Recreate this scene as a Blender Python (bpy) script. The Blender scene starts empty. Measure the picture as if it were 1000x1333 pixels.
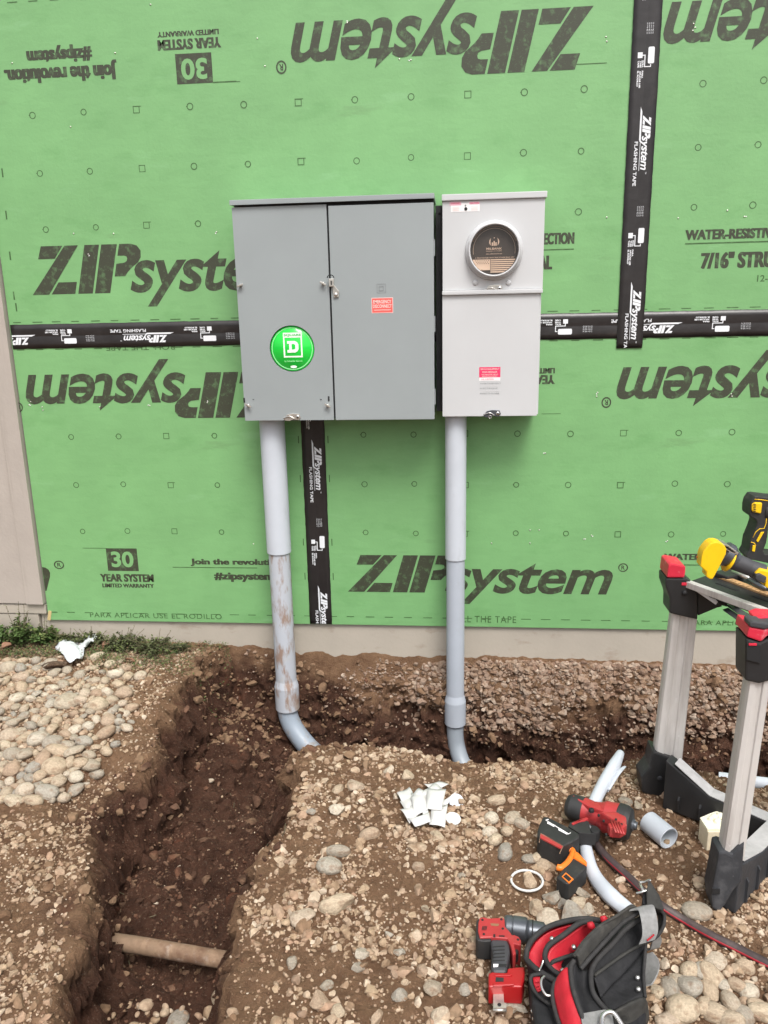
import bpy, bmesh, math, random
import numpy as np
from mathutils import Vector, Matrix
random.seed(7); rng = np.random.default_rng(7)
S = bpy.context.scene
COL = S.collection
R = math.radians

# ------------------------------------------------------------------ camera, sky, sun, exposure
CAM_F, CAM_E, CAM_P = 1019.41, (R(75.8287), R(1.17325), R(5.24212)), Vector((.5791, -3.0865, 1.2777))
cd = bpy.data.cameras.new('camera'); cam = bpy.data.objects.new('camera', cd); COL.objects.link(cam)
cam.location = CAM_P; cam.rotation_euler = CAM_E
cd.sensor_fit = 'VERTICAL'; cd.sensor_height = 36; cd.lens = CAM_F / 1333 * 36; cd.clip_start = .02; cd.clip_end = 500
S.camera = cam
SUN_EL, SUN_AZ = R(58), R(160)
w = bpy.data.worlds.new('World'); S.world = w; w.use_nodes = True
nt = w.node_tree; nt.nodes.clear()
sky = nt.nodes.new('ShaderNodeTexSky'); sky.sky_type = 'NISHITA'; sky.sun_disc = False
sky.sun_elevation = SUN_EL; sky.sun_rotation = SUN_AZ; sky.air_density = 1.0; sky.dust_density = 5.0; sky.ozone_density = 1.0
hs = nt.nodes.new('ShaderNodeHueSaturation'); hs.inputs['Saturation'].default_value = .25   # overcast: nearly white sky
bg = nt.nodes.new('ShaderNodeBackground'); bg.inputs[1].default_value = .12
wo = nt.nodes.new('ShaderNodeOutputWorld')
nt.links.new(sky.outputs[0], hs.inputs['Color']); nt.links.new(hs.outputs[0], bg.inputs[0]); nt.links.new(bg.outputs[0], wo.inputs[0])
sl = bpy.data.lights.new('sun', 'SUN'); sl.energy = 1.45; sl.angle = R(22); sl.color = (1, .965, .92)
sun = bpy.data.objects.new('sun', sl); COL.objects.link(sun)
sdir = Vector((math.sin(R(20)) * math.cos(SUN_EL), -math.cos(R(20)) * math.cos(SUN_EL), math.sin(SUN_EL)))
sun.location = sdir * 20; sun.rotation_euler = sdir.to_track_quat('Z', 'Y').to_euler()
S.view_settings.view_transform = 'Standard'; S.view_settings.look = 'None'; S.view_settings.gamma = 1
S.view_settings.use_curve_mapping = False; S.view_settings.exposure = .8

# ------------------------------------------------------------------ measuring: photo pixel -> world plane
CR = np.array(Matrix(cam.rotation_euler.to_matrix())); CP = np.array(CAM_P)
def ray(x, y): return CR @ np.array([(x - 500) / CAM_F, -(y - 666.5) / CAM_F, -1.])
def W(x, y, Y=0.):
    d = ray(x, y); return Vector(CP + (Y - CP[1]) / d[1] * d)
def G(x, y, Z=-.13):
    d = ray(x, y); return Vector(CP + (Z - CP[2]) / d[2] * d)

# ------------------------------------------------------------------ materials
def mat(name, col, rough=.6, metal=0., var=0., vscale=20., bump=0., bscale=60., col2=None, spec=.5, detail=6., coords='Object', bdist=.004):
    m = bpy.data.materials.new(name); m.use_nodes = True
    n = m.node_tree.nodes; l = m.node_tree.links; b = n['Principled BSDF']
    b.inputs['Base Color'].default_value = (*col, 1); b.inputs['Roughness'].default_value = rough
    b.inputs['Metallic'].default_value = metal; b.inputs['Specular IOR Level'].default_value = spec
    tc = n.new('ShaderNodeTexCoord')
    if var or col2:
        t = n.new('ShaderNodeTexNoise'); t.inputs['Scale'].default_value = vscale; t.inputs['Detail'].default_value = detail; t.inputs['Roughness'].default_value = .6
        l.new(tc.outputs[coords], t.inputs['Vector'])
        r = n.new('ShaderNodeValToRGB'); r.color_ramp.elements[0].position = .32; r.color_ramp.elements[1].position = .68
        c2 = col2 or tuple(min(1, c * (1 + var)) for c in col); c1 = col if col2 else tuple(c * (1 - var) for c in col)
        r.color_ramp.elements[0].color = (*c1, 1); r.color_ramp.elements[1].color = (*c2, 1)
        l.new(t.outputs['Fac'], r.inputs[0]); l.new(r.outputs[0], b.inputs['Base Color'])
    if bump:
        t = n.new('ShaderNodeTexNoise'); t.inputs['Scale'].default_value = bscale; t.inputs['Detail'].default_value = 5
        l.new(tc.outputs[coords], t.inputs['Vector'])
        bp = n.new('ShaderNodeBump'); bp.inputs['Strength'].default_value = bump; bp.inputs['Distance'].default_value = bdist
        l.new(t.outputs['Fac'], bp.inputs['Height']); l.new(bp.outputs[0], b.inputs['Normal'])
    return m
def N(m, t, **k):
    x = m.node_tree.nodes.new(t)
    for a, v in k.items(): setattr(x, a, v)
    return x
def overlay(m, col, scale, lo, hi, stretch=(1, 1, 1), rough=None, amount=1.):
    """stains / dust: mixes a second colour over the base colour where a noise passes lo..hi"""
    n, l = m.node_tree.nodes, m.node_tree.links; b = n['Principled BSDF']
    tc = n.new('ShaderNodeTexCoord'); mp = n.new('ShaderNodeMapping'); mp.inputs['Scale'].default_value = stretch
    t = n.new('ShaderNodeTexNoise'); t.inputs['Scale'].default_value = scale; t.inputs['Detail'].default_value = 8; t.inputs['Roughness'].default_value = .65
    l.new(tc.outputs['Object'], mp.inputs[0]); l.new(mp.outputs[0], t.inputs['Vector'])
    mr = n.new('ShaderNodeMapRange'); mr.inputs[1].default_value = lo; mr.inputs[2].default_value = hi; mr.inputs[4].default_value = amount
    l.new(t.outputs['Fac'], mr.inputs[0])
    mx = n.new('ShaderNodeMix'); mx.data_type = 'RGBA'
    l.new(mr.outputs[0], mx.inputs[0])
    src = b.inputs['Base Color']
    if src.is_linked: l.new(src.links[0].from_socket, mx.inputs[6])
    else: mx.inputs[6].default_value = src.default_value
    mx.inputs[7].default_value = (*col, 1)
    l.new(mx.outputs[2], src)
    return m

GREEN = (.187, .40, .163)
M = {}
M['green'] = overlay(overlay(mat('green_coating', GREEN, .40, var=.07, vscale=3.5, bump=.16, bscale=90, bdist=.003), (.10, .27, .085), 5, .54, .74, (1, 1, 2.2), amount=.4), (.26, .50, .25), 12, .60, .76, (.35, 1, 1.3), amount=.5)
def strands(m):
    """pressed wood strands and fine dirt under the green coating"""
    n, l = m.node_tree.nodes, m.node_tree.links; b = n['Principled BSDF']; tc = n.new('ShaderNodeTexCoord'); mp = n.new('ShaderNodeMapping'); mp.inputs['Scale'].default_value = (14, 1, 60); mp.inputs['Rotation'].default_value = (0, .12, 0)
    w_ = n.new('ShaderNodeTexNoise'); w_.inputs['Scale'].default_value = 4; w_.inputs['Detail'].default_value = 3; l.new(tc.outputs['Object'], w_.inputs['Vector'])
    ad = n.new('ShaderNodeVectorMath'); ad.operation = 'MULTIPLY_ADD'; ad.inputs[1].default_value = (.05, 0, .02); l.new(w_.outputs['Color'], ad.inputs[0]); l.new(tc.outputs['Object'], ad.inputs[2]); l.new(ad.outputs[0], mp.inputs[0])
    v = n.new('ShaderNodeTexVoronoi'); v.inputs['Scale'].default_value = 1; l.new(mp.outputs[0], v.inputs['Vector'])
    bp = n.new('ShaderNodeBump'); bp.inputs['Strength'].default_value = .12; bp.inputs['Distance'].default_value = .0015; l.new(v.outputs['Color'], bp.inputs['Height'])
    if b.inputs['Normal'].is_linked: l.new(b.inputs['Normal'].links[0].from_socket, bp.inputs['Normal'])
    l.new(bp.outputs[0], b.inputs['Normal']); hv = n.new('ShaderNodeHueSaturation'); sp = n.new('ShaderNodeSeparateColor'); l.new(v.outputs['Color'], sp.inputs[0]); mr = n.new('ShaderNodeMapRange'); mr.inputs[3].default_value = .975; mr.inputs[4].default_value = 1.02; l.new(sp.outputs[0], mr.inputs[0])
    l.new(mr.outputs[0], hv.inputs['Value']); l.new(b.inputs['Base Color'].links[0].from_socket, hv.inputs['Color']); l.new(hv.outputs[0], b.inputs['Base Color'])
strands(M['green']); overlay(M['green'], (.05, .075, .03), 48, .735, .77, (1, 1, 1), amount=.7); overlay(M['green'], (.10, .13, .07), 3.2, .62, .75, (.6, 1, 3.5), amount=.4)
M['green_edge'] = mat('board_edge', (.12, .22, .09), .8, var=.3)
def ink(name, col, base):
    m = mat(name, col, .55)
    overlay(m, base, 34, .52, .78, (1, 1, 1), amount=.55); overlay(m, base, 130, .60, .74, (1, 1, 2.5), amount=.5)
    return m
M['ink'] = ink('dark_print', (.042, .047, .028), GREEN)
M['ink_faint'] = ink('faint_print', (.05, .115, .035), GREEN)
M['tape'] = overlay(mat('black_tape', (.022, .019, .019), .34, var=.25, vscale=9, bump=.25, bscale=30), (.06, .05, .045), 10, .58, .8, amount=.5)
M['white_ink'] = mat('white_print', (.75, .77, .80), .5)
M['steel_grey'] = overlay(mat('grey_painted_steel', (.292, .322, .328), .33, var=.06, vscale=1.8, bump=.03, bscale=250), (.40, .41, .41), 40, .72, .8, amount=.3)  # broad light and dark noise in the colour imitates sheen on the steel
M['steel_light'] = overlay(mat('pale_grey_painted_steel', (.545, .553, .562), .30, var=.05, vscale=1.8, bump=.03, bscale=250), (.66, .64, .62), 30, .7, .8, amount=.3)  # same painted-in sheen: soft tone noise in the pale coat
M['gap_black'] = mat('dark_gap', (.012, .012, .013), .7)
M['zinc'] = mat('zinc_metal', (.62, .60, .55), .35, .85, var=.2, vscale=60)
M['black_plate'] = mat('black_plate', (.018, .018, .02), .55, var=.3, bump=.2, bscale=200)
M['pvc_l'] = overlay(mat('pale_grey_pvc', (.52, .555, .605), .6, var=.05, vscale=6), (.30, .30, .31), 22, .60, .78, (1, 1, .3), amount=.35)
M['pvc_m'] = overlay(mat('mid_grey_pvc', (.41, .445, .50), .6, var=.05, vscale=6), (.22, .20, .18), 26, .62, .80, (1, 1, .3), amount=.35)
M['pvc_d'] = mat('grey_pvc', (.29, .325, .365), .42, var=.07, vscale=6)
M['pvc_mud'] = overlay(overlay(mat('muddy_grey_pvc', (.46, .485, .53), .5, var=.05, vscale=6), (.26, .145, .08), 19, .505, .62, (1.5, 1.5, .40), amount=.8), (.48, .46, .42), 22, .56, .7, (1.3, 1.3, .6), amount=.6)
M['pvc_blue'] = overlay(mat('bluish_pvc', (.27, .315, .37), .45, var=.08, vscale=6), (.24, .17, .11), 16, .50, .66, (1.2, 1.2, .6), amount=.75)
M['siding'] = overlay(overlay(mat('beige_siding', (.40, .355, .315), .7, var=.05, vscale=5, bump=.25, bscale=70), (.27, .235, .20), 9, .55, .75, (3, 3, .25), amount=.4), (.46, .42, .38), 6, .6, .8, (4, 4, .3), amount=.4)
M['base'] = overlay(overlay(mat('beige_base_board', (.42, .375, .315), .7, var=.06, vscale=4, bump=.2, bscale=70), (.22, .15, .10), 11, .58, .78, (.8, 1, 1.6), amount=.55), (.16, .11, .07), 60, .70, .78, amount=.6)
M['bag_black'] = overlay(mat('black_nylon', (.008, .008, .0095), .75, var=.3, vscale=40, bump=.5, bscale=42, bdist=.008), (.10, .085, .07), 18, .62, .9, amount=.22)
M['bag_dark'] = overlay(mat('dusty_black_nylon', (.03, .029, .026), .8, var=.3, vscale=40, bump=.5, bscale=42, bdist=.008), (.13, .115, .095), 14, .52, .85, amount=.55)
M['piping'] = overlay(mat('dark_grey_binding', (.024, .023, .023), .8, var=.25, vscale=60, bump=.4, bscale=600, bdist=.001), (.12, .1, .085), 24, .58, .85, amount=.4)
M['bag_red'] = overlay(mat('red_nylon', (.45, .010, .022), .6, var=.12, vscale=30, bump=.3, bscale=42, bdist=.008), (.25, .05, .05), 16, .62, .85, amount=.4)
M['webbing'] = overlay(mat('grey_webbing', (.22, .22, .215), .7, var=.15, vscale=120, bump=.4, bscale=700, bdist=.001), (.15, .12, .095), 20, .58, .8, amount=.5)
M['tool_red'] = overlay(mat('red_tool_plastic', (.38, .032, .034), .45, var=.10, vscale=25), (.25, .12, .085), 22, .52, .80, amount=.6)
M['tool_black'] = overlay(mat('black_tool_rubber', (.022, .022, .022), .6, var=.2, vscale=25, bump=.2, bscale=300, bdist=.001), (.13, .105, .085), 24, .57, .85, amount=.45)
M['battery_red'] = overlay(mat('bright_red_plastic', (.36, .010, .013), .36, var=.06), (.30, .10, .08), 18, .64, .85, amount=.4)
M['chuck'] = mat('dark_grey_metal', (.11, .12, .135), .33, .6, var=.15)
M['chrome'] = mat('bright_metal', (.72, .71, .69), .25, .95, var=.1)
M['orange'] = overlay(mat('orange_plastic', (.80, .19, .02), .42, var=.06), (.35, .16, .07), 22, .62, .85, amount=.4)
M['yellow'] = overlay(mat('yellow_plastic', (.84, .52, .008), .38, var=.05), (.52, .33, .03), 26, .60, .8, amount=.45)
M['grey_rubber'] = mat('dark_grey_rubber', (.05, .05, .055), .55, var=.15)
M['alu'] = overlay(overlay(mat('scuffed_aluminium', (.64, .615, .59), .5, .25, var=.06, vscale=5, bump=.1, bscale=60), (.30, .26, .235), 9, .48, .72, (3, 3, .25), amount=.65), (.76, .75, .73), 45, .64, .72, (1, 1, .6), amount=.7)
M['bench_black'] = overlay(mat('black_bench_plastic', (.02, .02, .021), .45, var=.2, vscale=12, bump=.15, bscale=90, bdist=.002), (.16, .15, .14), 22, .60, .85, (2, 2, .5), amount=.35)
M['boot'] = overlay(overlay(mat('scuffed_black_boot', (.035, .037, .042), .6, var=.2, vscale=12, bump=.3, bscale=90), (.20, .20, .205), 12, .56, .80, amount=.5), (.34, .34, .34), 70, .68, .76, amount=.6)
M['boot_dust'] = overlay(mat('dust_covered_boot_top', (.42, .41, .41), .8, var=.12, vscale=40, bump=.4), (.15, .15, .155), 26, .6, .75, amount=.6)
M['cap_red'] = overlay(mat('red_cap', (.60, .025, .055), .4, var=.06), (.74, .40, .42), 18, .58, .72, amount=.7)
M['label_red'] = mat('red_label', (.78, .115, .10), .5)
M['label_pink'] = mat('pink_label', (.74, .035, .13), .5)
M['label_white'] = mat('white_label', (.82, .80, .80), .5)
M['lab_text'] = mat('pale_label_print', (.86, .62, .58), .5)
M['disc_green'] = mat('green_glossy_cover', (.018, .62, .06), .12, var=.12, vscale=7)
M['disc_line'] = mat('pale_green_rim', (.30, .86, .36), .2)
M['disc_white'] = mat('white_logo', (.80, .93, .80), .3)
M['disc_brown'] = mat('dark_brown_card', (.036, .026, .020), .6)
M['disc_tan'] = mat('tan_print', (.58, .42, .31), .45)
M['emboss'] = mat('embossed_mark', (.24, .255, .26), .4)
M['paper'] = mat('white_paper_label', (.60, .595, .575), .65, var=.05, vscale=30)
M['bag_white'] = mat('white_plastic_bag', (.62, .64, .66), .4, var=.06, bump=.6, bscale=25, bdist=.02)
M['foam'] = mat('cream_block', (.75, .66, .48), .8, var=.08, vscale=50, bump=.3, bscale=80)
M['foam_top'] = mat('pale_cream_top', (.82, .79, .62), .8, var=.06, vscale=50, bump=.4, bscale=80)
M['wood'] = mat('worn_wood_rule', (.45, .27, .12), .7, var=.2, vscale=30)
M['hose'] = overlay(mat('dusty_black_hose', (.05, .035, .035), .6, var=.2), (.16, .12, .10), 20, .5, .8, amount=.5)
M['hose_red'] = mat('red_hose_stripe', (.30, .012, .022), .55)
M['old_pipe'] = overlay(overlay(mat('old_pale_pipe', (.25, .165, .105), .8, var=.25, vscale=18, bump=.6, bscale=60), (.46, .42, .37), 20, .55, .7, amount=.75), (.13, .068, .04), 12, .47, .62, amount=.85)

# ------------------------------------------------------------------ mesh helpers
def tag(o, label=None, cat=None, group=None, kind=None):
    for k, v in (('label', label), ('category', cat), ('group', group), ('kind', kind)):
        if v: o[k] = v
    return o
def empty(name, loc, label, cat, group=None):
    o = bpy.data.objects.new(name, None); COL.objects.link(o); o.location = loc; o.empty_display_size = .05
    return tag(o, label, cat, group)
class MB:
    """collects faces of several materials into one mesh object (coordinates in the parent's world frame)"""
    def __init__(s): s.v = []; s.f = []; s.m = []; s.mats = []; s.sm = []
    def mi(s, m):
        if m not in s.mats: s.mats.append(m)
        return s.mats.index(m)
    def add(s, verts, faces, m, smooth=False):
        b = len(s.v); s.v += [tuple(v) for v in verts]; k = s.mi(m)
        for f in faces: s.f.append(tuple(b + i for i in f)); s.m.append(k); s.sm.append(smooth)
        return s
    def bm(s, bm, m, smooth=False):
        bm.verts.index_update(); s.add([v.co.copy() for v in bm.verts], [[v.index for v in f.verts] for f in bm.faces], m, smooth); bm.free(); return s
    def box(s, c, size, m, rot=None, bevel=0., seg=2):
        bm = bmesh.new(); bmesh.ops.create_cube(bm, size=1)
        bmesh.ops.scale(bm, vec=size, verts=bm.verts)
        if bevel: bmesh.ops.bevel(bm, geom=list(bm.edges), offset=bevel, segments=seg, affect='EDGES', profile=.7)
        T = Matrix.Translation(c)
        if rot is not None: T = T @ (rot.to_4x4() if isinstance(rot, Matrix) else Matrix.Rotation(rot, 4, 'Z'))
        bmesh.ops.transform(bm, matrix=T, verts=bm.verts)
        return s.bm(bm, m)
    def b6(s, x0, x1, y0, y1, z0, z1, m, bevel=0.):
        return s.box(((x0 + x1) / 2, (y0 + y1) / 2, (z0 + z1) / 2), (x1 - x0, y1 - y0, z1 - z0), m, None, bevel)
    def prism(s, pts, ext, m, bevel=0., seg=2, smooth=False):
        """closed outline pts (3-D), extruded by vector ext"""
        bm = bmesh.new(); vs = [bm.verts.new(p) for p in pts]; f = bm.faces.new(vs)
        r = bmesh.ops.extrude_face_region(bm, geom=[f])
        bmesh.ops.translate(bm, vec=ext, verts=[g for g in r['geom'] if isinstance(g, bmesh.types.BMVert)])
        bmesh.ops.recalc_face_normals(bm, faces=bm.faces)
        if bevel:
            try: bmesh.ops.bevel(bm, geom=list(bm.edges), offset=bevel, segments=seg, affect='EDGES', profile=.6, clamp_overlap=True)
            except Exception: pass
        bmesh.ops.triangulate(bm, faces=[f for f in bm.faces if len(f.verts) > 4])
        return s.bm(bm, m, smooth)
    def lathe(s, p0, p1, prof, m, n=24, cap=True, smooth=True):
        """prof: (t along p0->p1, radius) list"""
        p0, p1 = Vector(p0), Vector(p1); ax = (p1 - p0); L = ax.length; q = ax.to_track_quat('Z', 'Y')
        q2 = []                                             # support rings keep the edges crisp under smooth shading
        for (ta, ra), (tb_, rb) in zip(prof, prof[1:]):
            ln = math.hypot((tb_ - ta) * L, rb - ra); k = min(.25, .0012 / ln) if ln > 1e-6 else 0
            q2.append((ta, ra))
            if smooth and k and ln > .004: q2 += [(ta + (tb_ - ta) * k, ra + (rb - ra) * k), (tb_ + (ta - tb_) * k, rb + (ra - rb) * k)]
        prof = q2 + [prof[-1]]
        vs = []; fs = []
        for t, r in prof:
            for k in range(n):
                a = 2 * math.pi * k / n; vs.append(p0 + q @ Vector((r * math.cos(a), r * math.sin(a), t * L)))
        for i in range(len(prof) - 1):
            for k in range(n): fs.append((i * n + k, i * n + (k + 1) % n, (i + 1) * n + (k + 1) % n, (i + 1) * n + k))
        if cap: fs.append(tuple(range(n))[::-1]); fs.append(tuple((len(prof) - 1) * n + k for k in range(n)))
        return s.add(vs, fs, m, smooth)
    def tube(s, pts, r, m, n=10, closed=False, cap=True, smooth=True, flat=1.):
        pts = [Vector(p) for p in pts]; N_ = len(pts); rr = r if isinstance(r, (list, tuple)) else [r] * N_
        vs = []; fs = []; up = None
        for i, p in enumerate(pts):
            a = pts[(i - 1) % N_] if (closed or i > 0) else p; b = pts[(i + 1) % N_] if (closed or i < N_ - 1) else p
            t = (b - a).normalized()
            if up is None: up = t.orthogonal().normalized()
            up = (up - t * up.dot(t)).normalized(); sd = t.cross(up)
            for k in range(n):
                an = 2 * math.pi * k / n; vs.append(p + rr[i] * (up * math.cos(an) * flat + sd * math.sin(an)))
        for i in range(N_ if closed else N_ - 1):
            j = (i + 1) % N_
            for k in range(n): fs.append((i * n + k, i * n + (k + 1) % n, j * n + (k + 1) % n, j * n + k))
        if cap and not closed: fs.append(tuple(range(n))[::-1]); fs.append(tuple((N_ - 1) * n + k for k in range(n)))
        return s.add(vs, fs, m, smooth)
    def ribbon(s, pts, width_vecs, th, m):
        """a strap: centre line pts, half-width vectors, thickness th"""
        vs = []; fs = []; P_ = [Vector(p) for p in pts]
        for i, p in enumerate(P_):
            t = (P_[min(i + 1, len(P_) - 1)] - P_[max(i - 1, 0)]).normalized(); wv = Vector(width_vecs[i] if isinstance(width_vecs, list) else width_vecs)
            nn = t.cross(wv).normalized() * th / 2
            vs += [p - wv - nn, p + wv - nn, p + wv + nn, p - wv + nn]
        for i in range(len(P_) - 1):
            for k in range(4): fs.append((i * 4 + k, i * 4 + (k + 1) % 4, i * 4 + 4 + (k + 1) % 4, i * 4 + 4 + k))
        fs += [(3, 2, 1, 0), tuple((len(P_) - 1) * 4 + k for k in range(4))]
        return s.add(vs, fs, m)
    def patch(s, grid, th, m, smooth=True):
        """grid: rows of 3-D points -> a sheet with thickness"""
        nr, nc = len(grid), len(grid[0]); g = [[Vector(p) for p in row] for row in grid]; top = []; bot = []
        for i in range(nr):
            for j in range(nc):
                du = g[i][min(j + 1, nc - 1)] - g[i][max(j - 1, 0)]; dv = g[min(i + 1, nr - 1)][j] - g[max(i - 1, 0)][j]
                n_ = du.cross(dv).normalized() * th / 2; top.append(g[i][j] + n_); bot.append(g[i][j] - n_)
        Nn = nr * nc; fs = []
        for i in range(nr - 1):
            for j in range(nc - 1):
                a = i * nc + j; fs.append((a, a + 1, a + nc + 1, a + nc)); fs.append((Nn + a, Nn + a + nc, Nn + a + nc + 1, Nn + a + 1))
        bd = [j for j in range(nc)] + [i * nc + nc - 1 for i in range(1, nr)] + [(nr - 1) * nc + j for j in range(nc - 2, -1, -1)] + [i * nc for i in range(nr - 2, 0, -1)]
        for k in range(len(bd)): a, b = bd[k], bd[(k + 1) % len(bd)]; fs.append((a, Nn + a, Nn + b, b))
        return s.add(top + bot, fs, m, smooth)
    def build(s, name, parent=None, auto=None):
        me = bpy.data.meshes.new(name); off = Vector(parent_world(parent)) if parent else Vector((0, 0, 0))
        vs = [tuple(Vector(v) - off) for v in s.v]
        me.from_pydata(vs, [], s.f)
        for m in s.mats: me.materials.append(m)
        me.polygons.foreach_set('material_index', s.m); me.polygons.foreach_set('use_smooth', s.sm)
        me.update()
        o = bpy.data.objects.new(name, me); COL.objects.link(o)
        if parent: o.parent = parent
        else:
            c = sum((Vector(v) for v in vs), Vector()) / max(1, len(vs)); c.z = min(v[2] for v in vs)
            me.transform(Matrix.Translation(-c)); o.location = c
        return o
def parent_world(o):
    p = Vector((0, 0, 0))
    while o: p += o.location; o = o.parent
    return p
def spl(pts, n=6):
    """Catmull-Rom through pts"""
    P_ = [Vector(p) for p in pts]; out = []
    for i in range(len(P_) - 1):
        a = P_[max(i - 1, 0)]; b = P_[i]; c = P_[i + 1]; d = P_[min(i + 2, len(P_) - 1)]
        for k in range(n):
            t = k / n; out.append(.5 * ((2 * b) + (c - a) * t + (2 * a - 5 * b + 4 * c - d) * t * t + (3 * b - a - 3 * c + d) * t ** 3))
    return out + [P_[-1]]

# ------------------------------------------------------------------ lettering
_tc = {}
def glyphs(txt, bold=0., shear=0., spacing=1.):
    k = (txt, bold, shear, spacing)
    if k not in _tc:
        c = bpy.data.curves.new('lettering', 'FONT'); c.body = txt; c.offset = bold; c.shear = shear; c.space_character = spacing; c.resolution_u = 4
        o = bpy.data.objects.new('lettering', c); me = bpy.data.meshes.new_from_object(o)
        v = [(a.co.x, a.co.y) for a in me.vertices]; f = [tuple(p.vertices) for p in me.polygons]
        bpy.data.objects.remove(o); bpy.data.meshes.remove(me); bpy.data.curves.remove(c)
        _tc[k] = (v, f)
    return _tc[k]
def fit_text(txt, x0, x1, y0, y1, bold=0., shear=0., spacing=1., ref=None):
    """2-D text fitted into a box. ref: a string whose bounding box stands for y0..y1"""
    v, f = glyphs(txt, bold, shear, spacing)
    if not v: return [], []
    X = [a[0] for a in v]; Yv = [a[1] for a in (glyphs(ref, bold, shear)[0] if ref else v)]
    ax, bx = min(X), max(X); ay, by = min(Yv), max(Yv)
    return [(x0 + (a[0] - ax) / (bx - ax) * (x1 - x0), y0 + (a[1] - ay) / (by - ay) * (y1 - y0)) for a in v], f
def ell(cx, cy, rx, ry, n=28): return [(cx + rx * math.cos(2 * math.pi * k / n), cy + ry * math.sin(2 * math.pi * k / n)) for k in range(n)]
def ring2(cx, cy, r0, r1, n=14):
    v = ell(cx, cy, r0, r0, n) + ell(cx, cy, r1, r1, n); return v, [(k, (k + 1) % n, n + (k + 1) % n, n + k) for k in range(n)]
def logo(H=1.):
    """slanted heavy three capitals + italic lower-case word, in units of the capital height; list of (verts, faces)"""
    out = []
    def poly(*p): out.append(([(a * H, b * H) for a, b in p], [tuple(range(len(p)))]))
    poly((0, 0), (.40, 0), (1.22, 1), (.90, 1)); poly((.335, 1), (.85, 1), (.635, .74), (.235, .74))
    poly((.655, .25), (1.10, .25), (1.03, 0), (.455, 0))
    poly((1.10, 0), (1.45, 0), (1.72, 1), (1.37, 1)); poly((1.50, 0), (1.87, 0), (2.14, 1), (1.77, 1))
    # bowl of the P as a bent stroke
    o_ = [(2.19, 1), (2.46, 1), (2.60, .96), (2.68, .86), (2.67, .72), (2.60, .62)]; i_ = [(2.125, .76), (2.28, .76), (2.335, .745), (2.35, .70), (2.33, .65), (2.27, .62)]
    for k in range(5): poly(o_[k], o_[k + 1], i_[k + 1], i_[k])
    poly((2.60, .62), (2.42, .50), (2.33, .42), (2.265, .34), (2.012, .34), (2.083, .60), (2.27, .62))
    v, f = fit_text('system', 2.36, 6.30, -.01, .66, .022, .28, .97, ref='s'); out.append(([(a * H, b * H) for a, b in v], f))
    return out
def reg(H): 
    r = []; v, f = ring2(6.52 * H, .72 * H, .115 * H, .085 * H, 18); r.append((v, f)); v, f = fit_text('R', 6.48 * H, 6.565 * H, .665 * H, .775 * H, .02); r.append((v, f)); return r
class Print:
    """flat printing on a vertical surface facing -y; every piece gets its own tiny step outward"""
    def __init__(s, y, step=.00006): s.mb = MB(); s.y = y; s.k = 0; s.step = step
    def put(s, v2, f, m, x, z, ang=0., clip=None):
        c, sn = math.cos(ang), math.sin(ang); s.k += 1; y = s.y - s.k * s.step
        pts = [(x + a * c - b * sn, z + a * sn + b * c) for a, b in v2]
        if clip:
            bm = bmesh.new(); vs = [bm.verts.new((p[0], y, p[1])) for p in pts]
            for q in f:
                try: bm.faces.new([vs[i] for i in q])
                except ValueError: pass
            for co, no in clip:
                r = bmesh.ops.bisect_plane(bm, geom=list(bm.verts) + list(bm.edges) + list(bm.faces), plane_co=co, plane_no=no, clear_outer=True)
            s.mb.bm(bm, m); return
        s.mb.add([(p[0], y, p[1]) for p in pts], f, m)
    def rect(s, x0, x1, z0, z1, m): s.put([(x0, z0), (x1, z0), (x1, z1), (x0, z1)], [(0, 1, 2, 3)], m, 0, 0)
    def poly(s, pts, m): s.put(pts, [tuple(range(len(pts)))], m, 0, 0)
    def many(s, L, m, x, z, ang=0., clip=None):
        for v, f in L: s.put(v, f, m, x, z, ang, clip)
    def text(s, txt, x0, x1, z0, z1, m, flip=False, bold=.0, shear=0., spacing=1., ref=None, clip=None):
        v, f = fit_text(txt, 0, x1 - x0, 0, z1 - z0, bold, shear, spacing, ref)
        e = .045 * (z1 - z0) if bold == .028 else 0
        for dx in ((-e, 0, e) if e else (0,)):
            if flip: s.put(v, f, m, x1 + dx, z1, math.pi, clip)
            else: s.put(v, f, m, x0 + dx, z0, 0, clip)
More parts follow.
